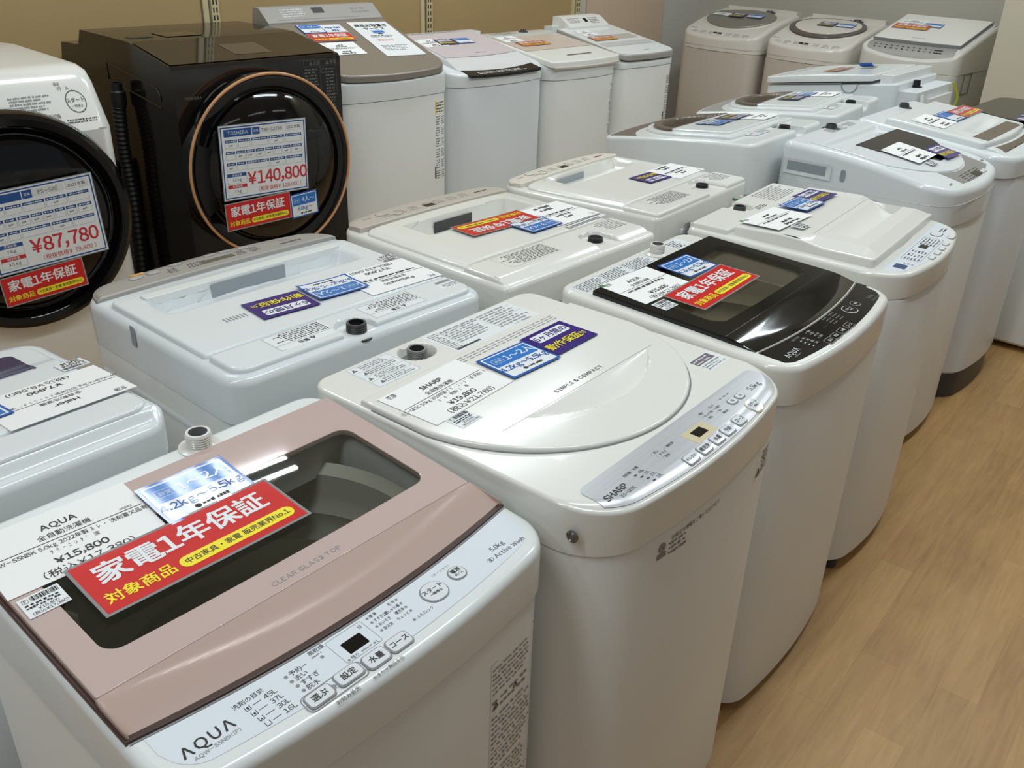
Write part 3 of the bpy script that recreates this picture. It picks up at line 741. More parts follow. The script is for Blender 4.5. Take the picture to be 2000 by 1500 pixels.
def curved_washer():
    t = washer('washing_machine', 'pale grey-blue top-load washer with arched top and dark pointed window', 2.935, 1.23, 5.4); MACH['F5'] = t
    w, d, zs = .53, .56, .775
    P = plane_fn(.538, .953, .878); S = lambda x, y: P(x, y)+.016*(1-(y/.28)**2)-2.0*max(0, -.235-y)**2
    SH = lambda x, y: S(x, y)-dip(x, y, -.215, .235, .06, .19, .015)
    cabinet(t, w-.006, d-.006, zs-.0015, .08, .04, .035, BODY)
    m = MB(); slab(m, OL(w, d, .08, .04, .035, inset=.022), SH, zs, .022, COOL, 24, seg=6); m.build('top_housing', t)
    m = MB(); skirt(m, loop(OL(w, d, .08, .04, .035, inset=.0005)), .842, .001, .84, BODYB, 1); m.build('trim_line', t)
    # dark window set in a recessed lid
    f0 = lambda x: .10-math.sqrt(max(.285**2-(x-.02)**2, .001)); 
    def L(x, y):
        z = S(x, y)+.004
        r = sstep(.17, .15, y)*sstep(-.215, -.205, x)*sstep(.235, .225, x)*sstep(.08, .098, y); return z-.014*r
    m = MB(); slab(m, FO(f0, lambda x: .20, -.225, .245, 50), L, lambda x, y: S(x, y)-.002, .003, COOL, 26, ey=[.08+.0045*i for i in range(22)], ex=[-.215, -.205, .225, .235]); lid = m.build('lid', t)
    wf0 = lambda x: max(f0(x)+.055, -.13+ (0.0 if x > .02 else (.02-x)*1.1)); wl = lambda x, y: L(x, -.05)*0+S(x, y)+.0052
    m = MB(); slab(m, FO(lambda x: min(wf0(x), .093), lambda x: .094, -.12, .24, 40), wl, lambda x, y: S(x, y)+.003, .0006, BLACKG, 10, seg=1); m.build('lid_window', lid)
    m = MB()
    for x in (.075, .105): lathe(m, [(.007, 0), (.006, .004), (.0, .005)], (x, .1, S(x, .1)+.004), WHITE, 12)
    m.build('lid_bumper', lid)
    pt = lambda x, y: S(x, y)+.0012
    fo = OL(w, d, .08, .04, .035, inset=.03)
    m = MB(); slab(m, FO(lambda x: fo.f0(x)+.004, lambda x: f0(x)-.008 if abs(x) < .2 else fo.f0(x)+.012, -.105, .195, 30), pt, lambda x, y: S(x, y)-.004, .0006, mat('panel_grey', (140, 138, 136), .3), 8, seg=1)
    for k in range(4): fine_print(m, -.06+k*.045, -.245, -.025+k*.045, -.208, 4, INKM, pt, 90+k, .5)
    fine_print(m, .205, -.206, .232, -.196, 2, INKM, pt, 99, .7); fine_print(m, -.178, -.227, -.15, -.218, 1, INKG, pt, 100, .8); m.build('control_panel', t)
    patch(t, 'display_window', .02, .075, -.246, -.222, pt, BLACKG, .0006, .002, bot=.001)
    for x in (.095, .117): button(t, x, -.238, .017, .017, pt, INKW, None, rnd=.008)
    # handhold and slot in the left side wall
    m = MB(); x = -w/2
    def side(y0, y1, z0, z1, dep, material, mm):
        mm.add([(x-dep, y0, z0), (x-dep, y1, z0), (x-dep, y1, z1), (x-dep, y0, z1)], [[0, 3, 2, 1]], material)
    ring = [(x-.004, y, z) for y, z in ((.10, .858), (.255, .858), (.255, .905), (.10, .905))]; inn = [(x-.001, y, z) for y, z in ((.118, .868), (.245, .868), (.245, .897), (.118, .897))]
    m.add(ring+inn, [[i, 4+i, 4+(i+1) % 4, (i+1) % 4] for i in range(4)], COOL); m.add(inn, [[0, 3, 2, 1]], mat('recess_grey', (150, 158, 164), .4)); m.build('side_handhold', t)
    m = MB(); round_rect_side(m, x-.0015, .055, .071, .862, .898, .007, mat('recess_grey', (150, 158, 164), .4)); m.build('side_slot', t)
    inlet(t, .046, .247, S(.046, .247)-.004, DKGREY, .017, .017, False, DKGREY)
    m = MB(); fine_print(m, -.02, .21, .12, .25, 4, INKG, pt, 97, .5); fine_print(m, .13, .215, .2, .25, 4, INKG, pt, 98, .5); m.build('warning_sticker', t)
def round_rect_side(m, x, y0, y1, z0, z1, r, material):
    o = []
    for cy, cz, s in ((y1-r, z0+r, -90), (y1-r, z1-r, 0), (y0+r, z1-r, 90), (y0+r, z0+r, 180)): o += [(x, cy+r*math.cos(R(s+15*i)), cz+r*math.sin(R(s+15*i))) for i in range(7)]
    m.add(o, [list(range(len(o)))[::-1]], material)

def bronze_panel_washer():
    t = washer('washing_machine', 'white top-load washer with bronze front panels, at the right edge', 3.50, 1.26, 5); MACH['F6'] = t
    w, d, zs = .56, .57, .83
    P = plane_fn(.57, .955, .895); S = lambda x, y: P(x, y)-1.0*max(0, -.23-y)**2
    cabinet(t, w-.006, d-.006, zs-.0015, .08, .04, .035, BODYB, z0=.10, foot=False, base=DKGREY)
    m = MB(); slab(m, OL(w, d, .07, .035, .035, inset=.02), S, zs, .02, COOL, 12, seg=6); m.build('top_housing', t)
    def L(x, y):
        z = P(x, y)+.022; e = x-.03
        return z-.016*max(0, 1-(e/.15)**2)*sstep(-.025, -.055, y)*(1-sstep(-.074, -.092, y))
    m = MB(); slab(m, OL(.50, .36, .02, .01, .02, 0, .008, inset=.01), L, lambda x, y: S(x, y)-.004, .01, WHITE, 18, ey=[-.02-.004*i for i in range(26)]); m.build('lid', t)
    pt = lambda x, y: P(x, y)+.008-.03*sstep(-.18, -.27, y)
    m = MB(); slab(m, FO(lambda x: -.262+.035*(x/.25)**2, lambda x: -.178+.02*(x/.25)**2, -.235, .24, 40), pt, lambda x, y: S(x, y)-.01, .003, WHITE, 8); m.build('front_rail', t)
    k = lambda x, y: pt(x, y)+.0006
    m = MB(); slab(m, FO(lambda x: -.150, lambda x: -.098, -.2, .2, 20), lambda x, y: L(x, y)+.0008, lambda x, y: L(x, y)-.002, .0004, BRONZE, 4, seg=1); fine_print(m, -.05, -.13, -.03, -.122, 1, INKM, lambda x, y: L(x, y)+.0008, 119, .8); m.build('bronze_panel', t)
    m = MB(); slab(m, FO(lambda x: -.245+.03*(x/.25)**2, lambda x: -.188+.02*(x/.25)**2, -.2, .2, 30), k, lambda x, y: pt(x, y)-.002, .0004, BRONZE, 6, seg=1)
    for i in range(5): fine_print(m, -.17+i*.07, -.235, -.125+i*.07, -.205, 3, INKM, k, 120+i, .45)
    m.build('control_panel', t)
    inlet(t, .1, .245, S(.1, .245)-.003, DKGREY, .016, .018, False, DKGREY)

def dark_lid_washer():
    t = washer('washing_machine', 'white washer with glossy black rounded lid in front of the beige pillar', 4.2, 1.17, 4); MACH['F7'] = t
    w, d, zs = .56, .58, .80
    S = plane_fn(.58, .905, .86)
    cabinet(t, w-.006, d-.006, zs-.0015, .07, .04, .035, BODY)
    m = MB(); slab(m, OL(w, d, .07, .05, .035, inset=.02), S, zs, .02, WHITE, 10, seg=5); m.build('top_housing', t)
    m = MB(); slab(m, OL(.52, .48, .06, .12, .02, 0, .03, inset=.012), lambda x, y: S(x, y)+.018, lambda x, y: S(x, y)-.002, .012, BLACKG, 10); m.build('lid', t)
    m = MB(); slab(m, FO(lambda x: -.262+.03*(x/.25)**2, lambda x: -.225, -.22, .22, 20), lambda x, y: S(x, y)+.001, lambda x, y: S(x, y)-.003, .0005, mat('panel_blue_white', (222, 229, 236), .2), 5, seg=1); m.build('control_panel', t)
    patch(t, 'display_window', -.02, .03, -.252, -.235, lambda x, y: S(x, y)+.001, BLACKG, .0005, .001, bot=.001)

# ------------------------------------------------------------------ second row, turned towards the gold wall
def cord_hook(t, x, y, z, material, loops=True):
    m = MB(); box(m, x-.006, x+.006, y-.004, y+.016, z-.006, z+.006, WARM); tube(m, smooth_path([(x, y+.014, z), (x, y+.022, z+.006), (x, y+.022, z+.03)]), .004, WARM, 8); m.build('cord_hook', t)
    if loops:
        m = MB()
        for k in (-.011, -.002, .008): tube(m, smooth_path([(x+k, y+.012, z+.028), (x+k*2.2-.012, y+.016, z-.03), (x+k*1.5-.012, y+.017, z-.09), (x+k, y+.016, z-.14), (x+k+.012, y+.017, z-.08), (x+k*2+.014, y+.014, z-.02), (x+k, y+.012, z+.026)], 8), .0033, material, 8)
        m.build('power_cord', t)
def wire(t, pts, r, material, name='earth_wire'):
    m = MB(); tube(m, smooth_path(pts, 8), r, material, 8); m.build(name, t)

def navy_window_washer():
    t = washer('washing_machine', 'cool white top-load washer with navy lid window, at the left picture edge', .19, 1.415, 185.5); MACH['S1'] = t
    w, d, zs = .535, .50, .82
    P = plane_fn(.493, .892, .856); S = lambda x, y: P(x, y)-2.2*max(0, -.17-y)**2-.018*sstep(.215, .235, y)
    cabinet(t, w-.004, d-.004, zs-.0015, .06, .04, .02, BODYB)
    m = MB(); slab(m, OL(w, d, .06, .04, .03, inset=.014), S, zs, .014, COOL, 20, ey=[.21+.003*i for i in range(12)]); m.build('top_housing', t)
    def U(x, y): return P(x, y)+.006
    m = MB(); slab(m, OL(.508, .07, .01, .03, 0, 0, .184, inset=.006), U, lambda x, y: S(x, y)-.004, .006, COOL, 5); m.build('rear_housing', t)
    def L(x, y): return P(x, y)+.008-.012*sstep(.18, .235, abs(x))*0-.004*sstep(-.06, -.09, y)
    m = MB(); slab(m, OL(.498, .355, .05, .008, .02, 0, -.033, inset=.008), L, lambda x, y: S(x, y)-.006, .008, COOL, 14, ey=[-.05-.005*i for i in range(10)]); lid = m.build('lid', t)
    m = MB(); slab(m, OL(.41, .115, .012, .006, .012, -.0, -.108, inset=.001), lambda x, y: L(x, y)+.0012, lambda x, y: L(x, y)-.003, .001, NAVY, 6, seg=1); m.build('lid_window', lid)

def panasonic_washer():
    t = washer('washing_machine', 'white top-load washer with grey control panel and trough handle, facing the gold wall', .867, 1.502, 183.8); MACH['S2'] = t
    w, d, zs = .588, .568, .80
    P = plane_fn(.568, .884, .880); S = lambda x, y: P(x, y)-2.0*max(0, -.255-y)**2-(.013*sstep(.252, .26, y))-dip(x, y, -.25, .25, -.175, 0)
    cabinet(t, w-.004, d-.004, zs-.0015, .065, .05, .026, BODY, 0, -.0165)
    m = MB(); slab(m, OL(w, d, .07, .045, .026, 0, -.0165, inset=.016), S, zs, .016, COOL, 16, seg=6); m.build('top_housing', t)
    # rear hinge cover with a round tap recess
    def U(x, y):
        z = .893; q = math.hypot(x-.02, (y-.236)*1.0)
        if y > .236: q = abs(x-.02)
        return z-.020*(1-sstep(.030, .040, q))
    m = MB(); slab(m, OL(.548, .088, .006, .03, 0, 0, .206, inset=.006), U, .858, .006, COOL, 20, ex=[.02+.003*i for i in range(-15, 16)]); m.build('hinge_cover', t)
    def lab(q, s, x0, x1, y0, y1, sd):
        outline_rect(q, x0, y0, x1, y1, .0005, INKM, s); rect(q, x0, y1-.0195, x1, y1-.019, INKM, s); warn(q, (x0+x1)/2-.012, y1-.0095, .012, INKM, s); text(q, '警告' if sd < 5 else '注意', (x0+x1)/2+.008, y1-.0098, .011, INKM, surf=s, bold=.01)
        fine_print(q, x0+.003, y0+.003, x1-.003, y1-.022, 6, INKM, s, sd, .5)
    # labels read from the front of the machine, so their heading is nearest the tap
    patch(t, 'warning_sticker', .055, .178, .168, .236, U, LAMW, .0004, .003, draw=lambda q, s: lab(q, s, .057, .176, .17, .234, 2))
    patch(t, 'warning_sticker', -.158, -.028, .172, .238, U, LAMW, .0004, .003, draw=lambda q, s: lab(q, s, -.156, -.03, .174, .236, 7))
    patch(t, 'spec_sticker', -.268, -.222, .178, .215, U, LAMW, .0004, .002, draw=lambda q, s: (fine_print(q, -.266, .196, -.224, .213, 3, INKG, s, 15), rect(q, -.266, .18, -.226, .19, INKG, s)))
    inlet(t, .02, .238, .873, DKGREY, .0175, .028, True, BLACKP)
    # lid with the trough
    def L(x, y):
        z = .8915+.006*sstep(-.09, -.125, y)*(1-sstep(-.15, -.165, y))*0
        e = 1-sstep(.195, .235, abs(x))
        tr = sstep(-.035, -.075, y)*(1-sstep(-.128, -.131, y)); z -= .032*tr*e
        return z-.006*sstep(-.16, -.2, y)
    m = MB(); slab(m, OL(.552, .362, .03, .008, .02, 0, -.024, inset=.006), L, lambda x, y: S(x, y)-.003, .006, COOL, 26, ey=[-.03-.003*i for i in range(45)], ex=[.19+.005*i for i in range(10)]+[-.19-.005*i for i in range(10)])
    for i in range(7): rect(m, .128+i*.007, .045, .131+i*.007, .062, INKG, L, .0003)
    lid = m.build('lid', t)
    m = MB(); slab(m, OL(.46, .024, .004, .004, 0, -.005, -.142, inset=.002), lambda x, y: .8955, .88, .002, WHITE, 3); m.build('lid_grip', lid)
    m = MB(); box(m, -.085, .09, -.1285, -.1270, .8605, .8885, mat('recess_grey', (150, 158, 164), .4)); rect(m, .02, -.128, .024, -.1265, INKM, .872); m.build('grip_slot', lid)
    # grey control panel
    fo = OL(w, d, .07, .045, .026, 0, -.0165, inset=.016); pt = lambda x, y: .8905-.0015*max(0, x)/.28-5*max(0, .018-(y-fo.f0(x)))**2
    m = MB(); slab(m, FO(lambda x: fo.f0(x)-.010, lambda x: -.2095-.010*(1-(x/.28)**2), -.28, .28, 50), pt, lambda x, y: .868, .004, SILVG, 12, seg=3)
    for k, x in enumerate((.105, .06, .035, -.055, -.09)): fine_print(m, x-.012, -.262, x+.014, -.236, 4, INKM, pt, 130+k, .5)
    text(m, 'Panasonic', -.178, -.237, .011, INKM, surf=pt, bold=.02); text(m, '5.0kg', -.172, -.254, .009, INKG, surf=pt); text(m, 'NA-F50B', .25, -.236, .006, INKG, surf=pt) if 0 else None
    m.build('control_panel', t)
    patch(t, 'display_window', -.04, .04, -.256, -.238, pt, mat('display_dark_grey', (92, 90, 86), .2), .0004, .002, bot=.001)
    for x, y in ((.178, -.258), (.138, -.262), (.082, -.276), (.0, -.279), (-.036, -.278), (-.078, -.272)): button(t, x, y, .026, .016, pt, mat('silver_button', (190, 188, 184), .3, .3), None, rnd=.0078, ring=INKG)
    button(t, .165, -.281, .032, .016, pt, LAMP_O, None, rnd=.0078)
    m = MB(); q = -w/2; round_rect_side2(m, w/2+.0015, -.062, -.044, .845, .885, .004, mat('recess_grey', (150, 158, 164), .4)); m.build('side_slot', t)
    m = MB(); x = w/2-.003; tube(m, [(x, .16, .745), (x, -.205, .745)], .006, COOL, 8); m.build('side_rib', t)
    screw(t, w/2-.03, d/2-.0175, .79, 1, 'y')
def round_rect_side2(m, x, y0, y1, z0, z1, r, material):
    o = []
    for cy, cz, s in ((y1-r, z0+r, -90), (y1-r, z1-r, 0), (y0+r, z1-r, 90), (y0+r, z0+r, 180)): o += [(x, cy+r*math.cos(R(s+15*i)), cz+r*math.sin(R(s+15*i))) for i in range(7)]
    m.add(o, [list(range(len(o)))], material)

def well_washer(key, label, x, y, rz, w, d, zr, zf, panel, pw, well, slot, tapx, hinge, front_r, sharp_notch, brand):
    t = washer('washing_machine', label, x, y, rz); MACH[key] = t
    zs = zr-.085
    P = plane_fn(d, zr, zf); S = lambda x, y: P(x, y)-.008-1.6*max(0, -d/2+.015-y)**2-dip(x, y, -w/2+.035, w/2-.035, -d/2+pw+.012, .1, .02, .08)
    cabinet(t, w-.006, d+.018, zs-.0015, .065, .03, .024, BODY, 0, -.012)
    m = MB(); slab(m, OL(w, d+.024, .065, .018, .024, 0, -.012, inset=.012), S, zs, .012, WARM, 12, seg=5); m.build('top_housing', t)
    def U(x, y):
        z = P(x, hinge)+.002; q = math.hypot(x-tapx, (y-(d/2-.065))*1.05)
        if sharp_notch:
            if y > d/2-.065: q = abs(x-tapx) if x < tapx else max(abs(x-tapx)-.03, 0)
        elif y > d/2-.05: q = abs(x-tapx)
        z -= .024*(1-sstep(.034, .040, q)); return z-(0 if sharp_notch else .01*sstep(d/2-.045, d/2-.01, y))
    m = MB(); yc = (hinge+.004+d/2-.004)/2; dd = d/2-.004-hinge-.004
    slab(m, OL(w-.02, dd, .005, .012, 0, 0, yc, inset=.006), U, zs+.03, .006, WARM, 20, ex=[tapx+.0035*i for i in range(-22, 23)])
    sd = hash(key) % 7
    fine_print(m, .03, hinge+.018, .19, hinge+.078, 9, INKM, U, 150+len(key), .5) ; outline_rect(m, .028, hinge+.014, .193, hinge+.082, .0004, INKWG, U)
    fine_print(m, -w/2+.03, hinge+.012, tapx-.055, hinge+.07, 7, INKG, U, 152, .5); m.build('hinge_cover', t)
    inlet(t, tapx, d/2-.065, P(0, hinge)-.024, BLACKP, .0175, .026, False, DKGREY)
    (wx0, wx1, wy0, wy1, dep) = well
    def L(x, y):
        z = P(x, y)+.004
        e = sstep(wx0, wx0+.02, x)*(1-sstep(wx1-.02, wx1, x)); return z-dep*e*sstep(wy0, wy0+.004, y)*(1-sstep(wy1-(.004 if dep > .03 else .05), wy1, y))-.006*sstep(w/2-.045, w/2-.02, abs(x))
    y0 = -d/2+pw
    m = MB(); slab(m, OL(w-.036, hinge-y0, .02, .006, .012, 0, (hinge+y0)/2, inset=.006), L, lambda x, y: S(x, y)-.004, .006, WARM, 18, ey=[wy0-.002+.003*i for i in range(int((wy1-wy0)/.003)+3)], ex=[wx0+.005*i for i in range(5)]+[wx1-.005*i for i in range(5)])
    lid = m.build('lid', t)
    if slot:
        m = MB(); z = P(0, wy0)-dep+.004; yy = wy0+.006
        m.add([(slot[0], yy, z), (slot[1], yy, z), (slot[1], yy, z+dep*.72), (slot[0], yy, z+dep*.72)], [[0, 3, 2, 1]], slot[2]); m.build('grip_slot', lid)
    fo = OL(w, d+.024, .065, .018, .024, 0, -.012, inset=.012); pt = lambda x, y: P(x, y)+.0045-6*max(0, .02-(y-fo.f0(x)))**2
    m = MB(); slab(m, FO(lambda x: fo.f0(x)-.004, lambda x: y0-.006-.006*(1-(x/.25)**2), -w/2+.02, w/2-.02, 44), pt, lambda x, y: S(x, y)-.012, .003, panel, 12, seg=3)
    yb = -d/2+pw*.5-.005
    for k in range(7): fine_print(m, -.14+k*.045, yb-.016, -.105+k*.045, yb+.014, 3, INKG, pt, 160+k, .5)
    fine_print(m, -.215, yb, -.165, yb+(.009 if brand[0] else .012), 1, brand[1], pt, 175, .9, word=(3, 9), ragged=0); fine_print(m, .19, yb-.01, .215, yb-.003, 1, INKG, pt, 176, .9); m.build('control_panel', t)
    patch(t, 'display_window', -.014, .02, yb-.004, yb+.016, pt, BLACKP, .0005, .001, bot=.001)
    for i, xx in enumerate((.15, .115)): button(t, xx, yb+(-.012 if i == 0 else .012), .034 if i == 0 else .024, .02 if i == 0 else .014, pt, panel, None, rnd=.0068 if i else .0098, ring=INKG)
    # back plate, cord and earth wire behind
    m = MB(); box(m, -w/2+.03, w/2-.03, d/2-.004, d/2+.002, zs-.34, zs-.01, BODY)
    for k in range(5): box(m, -w/2+.05+k*.09, -w/2+.085+k*.09, d/2+.002, d/2+.004, zs-.022, zs-.014, WARM)
    m.build('back_plate', t)
    m = MB(); q = MB(); fine_print(q, -.06, zs-.09, .03, zs-.03, 8, INKG, 0, 170); q.v = [(-u, d/2+.0026+w_, v) for u, v, w_ in q.v]; q.f = [f[::-1] for f in q.f]; q.build('spec_sticker', t, smooth=False)
    screw(t, w/2-.012, d/2, zs-.06, 1, 'y'); screw(t, -w/2, -.02, zs+.02, -1)
    return t, zs, d

def ring_washer(key, label, x, y, rz, panelm, w=.56, d=.575):
    t = washer('washing_machine', label, x, y, rz); MACH[key] = t
    zr, zf = .955, .893; zs = .80
    P = plane_fn(.57, zr, zf); S = lambda x, y: P(x, y)+.008*(1-(y/.285)**2)
    cabinet(t, w-.006, d-.006, zs-.0015, .06, .04, .02, BODY)
    def S2(x, y):
        q = abs(x+.085) if y > .22 else math.hypot(x+.085, y-.22); return S(x, y)-.022*(1-sstep(.032, .038, q))-.065*(1-sstep(.17, .195, math.hypot(x, y-.02)))*sstep(-.02, -.05, y)
    m = MB(); slab(m, OL(w, d, .035, .035, .03, inset=.012), S2, zs, .012, WHITE, 24, seg=5, ex=[-.085+.0035*i for i in range(-18, 19)], ey=[.18+.004*i for i in range(25)]); m.build('top_housing', t)
    inlet(t, -.085, .228, S(0, .228)-.022, BLACKP, .0175, .028, False, DKGREY)
    # bronze crescent panel along the front
    fo = OL(w, d, .035, .035, .03, inset=.016); rim = ellipse(0, .01, .225, .225, 60)
    pt = lambda x, y: S(x, y)+.0012
    m = MB(); slab(m, FO(lambda x: fo.f0(x), lambda x: max(fo.f0(x)+.002, -.224+.085*(abs(x)/.255)**2.5), -.255, .255, 40), pt, lambda x, y: S(x, y)-.003, .0006, panelm, 6, seg=2); m.build('control_panel', t)
    # ring, dark front handle and white lid
    lift = lambda k: (lambda x, y: S(x, y)+k)
    front = FO(lambda x: .02-math.sqrt(max(.232**2-x*x, 1e-6))*.98, lambda x: .185, -.23, .23, 60)
    m = MB(); slab(m, front, lambda x, y: S(x, y)+.010-.06*(1-sstep(.196, .206, math.hypot(x, y-.02)))*sstep(-.035, -.05, y), lift(-.003), .006, WHITE, 24, ey=[-.03-.006*i for i in range(30)]); m.build('lid_surround', t)
    hand = FO(lambda x: .02-math.sqrt(max(.212**2-x*x, 1e-6))*.98, lambda x: -.045, -.202, .202, 50)
    def HD(x, y):
        rr = math.hypot(x, y-.02); return S(x, y)+.018-.040*(1-sstep(.168, .188, rr))*sstep(-.048, -.07, y)*1.0
    m = MB(); slab(m, hand, HD, lift(.006), .004, BRONZE, 24, ey=[-.045-.006*i for i in range(26)]); m.build('lid_handle', t)
    m = MB(); slab(m, OL(.395, .21, .01, .02, 0, 0, .06, inset=.005), lift(.017), lift(.006), .005, WHITE, 6); m.build('lid', t)
    patch(t, 'warning_sticker', .02, .13, .182, .225, lambda x, y: S2(x, y)+.004, LAMW, .0004, .003, draw=lambda q, s: (fine_print(q, .022, .185, .09, .222, 4, INKG, s, 180, .5), rect(q, .095, .2, .125, .205, REDF, s)))
    m = MB(); x0 = w/2+.0015; round_rect_side2(m, x0, -.02, .0, .79, .83, .008, WARM); round_rect_side2(m, x0+.001, -.014, -.006, .79, .806, .003, GREYP); m.build('side_hook', t)
    m = MB(); box(m, -w/2+.04, w/2-.05, d/2-.004, d/2+.004, .42, zs-.06, BODY); m.build('back_plate', t); screw(t, w/2-.04, d/2, zs-.09, 1, 'y')
    wire(t, [(w/2-.08, d/2+.008, .80), (w/2-.1, d/2+.02, .74), (w/2-.09, d/2+.012, .66)], .004, YELLW)

def raised_lid_washer():
    t = washer('washing_machine', 'tall cool white washer seen from its side, wires hanging at its back', 4.03, 1.975, 184.6); MACH['S7'] = t
    w, d, zs = .48, .60, .86
    P = plane_fn(.6, 1.005, .925); S = lambda x, y: P(x, y)-.01
    cabinet(t, w-.004, d-.004, zs-.0015, .05, .03, .02, BODYB)
    m = MB(); slab(m, OL(w, d, .05, .02, .02, inset=.008), S, zs, .008, COOL, 8); m.build('top_housing', t)
    L = lambda x, y: P(x, y)+.022+.01*(1-((y+.02)/.3)**2)
    m = MB(); slab(m, OL(w+.016, .50, .05, .01, .02, 0, -.055, inset=.006), L, lambda x, y: P(x, y)+.002, .006, WHITE, 10)
    for k in range(6): fine_print(m, -.17+k*.06, -.26, -.13+k*.06, -.22, 3, INKG, L, 190+k)
    lid = m.build('lid', t)
    m = MB(); hx = w/2+.0015
    arc = [(hx, .10+.034*math.cos(R(a)), P(0, .1)-.01+.034*math.sin(R(a))) for a in range(180, 371, 10)]; tube(m, arc, .0022, mat('recess_grey', (150, 158, 164), .4), 6)
    tube(m, [(hx, -.25, P(0, -.25)-.003), (hx, .066, P(0, .066)-.006)], .0018, mat('recess_grey', (150, 158, 164), .4), 6); m.build('side_seam', t)
    m = MB(); slab(m, OL(w-.03, .055, .006, .006, 0, 0, .245, inset=.003), lambda x, y: P(x, .2)+.03, .9, .003, WHITE, 3); m.build('rear_housing', t)
    m = MB(); box(m, -w/2+.02, w/2-.02, d/2-.004, d/2+.075, .55, .965, BODYB); box(m, -w/2+.05, w/2-.15, d/2+.075, d/2+.09, .58, .93, BODY); m.build('back_cover', t)
    inlet(t, .05, .31, .965, BLACKP, .014, .028, False, DKGREY)
    for k in (0, .018): wire(t, [(w/2-.06-k, d/2+.08, .955), (w/2-.045-k, d/2+.095, .9), (w/2-.07-k, d/2+.1, .84), (w/2-.06-k, d/2+.095, .76)], .0045, WARM, 'power_cord')
    for k in (0, .014): wire(t, [(-w/2+.05+k, d/2+.085, .97), (-w/2+.03+k, d/2+.11, .91), (-w/2+.045+k, d/2+.105, .84), (-w/2+.05+k, d/2+.1, .74)], .004, YELLW)
    m = MB(); tube(m, smooth_path([(w/2-.09, d/2+.098, .85), (w/2-.06, d/2+.106, .852), (w/2-.05, d/2+.1, .82)]), .003, BLUEL, 6); m.build('cord_tie', t)
    m = MB(); tube(m, smooth_path([(-w/2+.02, d/2+.1, .87), (-w/2+.06, d/2+.112, .865), (-w/2+.07, d/2+.1, .84)]), .0035, BLACKP, 6); m.build('cord_tie', t)

pink_washer(); sharp_washer(); black_washer(); scoop_washer(); curved_washer(); bronze_panel_washer(); dark_lid_washer()
navy_window_washer(); panasonic_washer()
t3, z3, d3 = well_washer('S3', 'white top-load washer with deep rectangular lid well and beige panel', 1.493, 1.557, 184, .556, .56, .880, .880, PANELB, .075, (-.195, .175, -.155, -.055, .040), (-.06, .075, DKGREY), -.108, .138, .08, False, (1, INKM))
t4, z4, d4 = well_washer('S4', 'white top-load washer with shallow sloped lid trough and cream panel', 2.103, 1.657, 187.8, .546, .52, .883, .873, CREAMP, .07, (-.21, .17, -.168, -.07, .028), (-.02, .12, mat('recess_grey', (150, 158, 164), .4)), -.1, .146, .08, True, (0, mat('ink_maroon', (110, 60, 50), .4)))
cord_hook(t3, .135, d3/2+.004, z3-.085, CORDG); wire(t3, [(-.19, d3/2+.006, z3+.03), (-.225, d3/2+.02, z3+.01), (-.21, d3/2+.014, z3-.06)], .004, GREEN); cord_hook(t3, -.2, d3/2+.002, z3+.01, CORDG, False)
cord_hook(t4, .125, d4/2+.004, z4+.01, CORDG); wire(t4, [(-.17, d4/2+.006, z4+.04), (-.2, d4/2+.022, z4+.02), (-.19, d4/2+.014, z4-.05)], .004, GREEN); cord_hook(t4, -.18, d4/2+.002, z4+.02, CORDG, False)
ring_washer('S5', 'white washer with bronze lid handle, nearer of the two, blue and purple tags aboard', 2.735, 1.807, 186.8, BRONZE)
ring_washer('S6', 'white washer with dark bronze lid handle, farther of the two, beside the tall washer', 3.377, 1.90, 190.3, SILVG)
raised_lid_washer()
# ------------------------------------------------------------------ machines along the gold wall
def stack(m, levels, material, cap=True):
    """levels: (z, OL); same corner counts, so loops match"""
    L = [loop(o) for z, o in levels]; n = min(len(l) for l in L); vs = []
    for (z, o), l in zip(levels, L): vs += [(x, y, z(x, y) if callable(z) else z) for x, y in l[:n]]
    fs = [[k*n+i, k*n+(i+1) % n, (k+1)*n+(i+1) % n, (k+1)*n+i] for k in range(len(levels)-1) for i in range(n)]
    if cap: fs.append([(len(levels)-1)*n+i for i in range(n)])
    m.add(vs, fs, material)
def ring_pts(cx, cz, r, y, n=48): return [(cx+r*math.cos(2*math.pi*i/n), y, cz+r*math.sin(2*math.pi*i/n)) for i in range(n+1)]

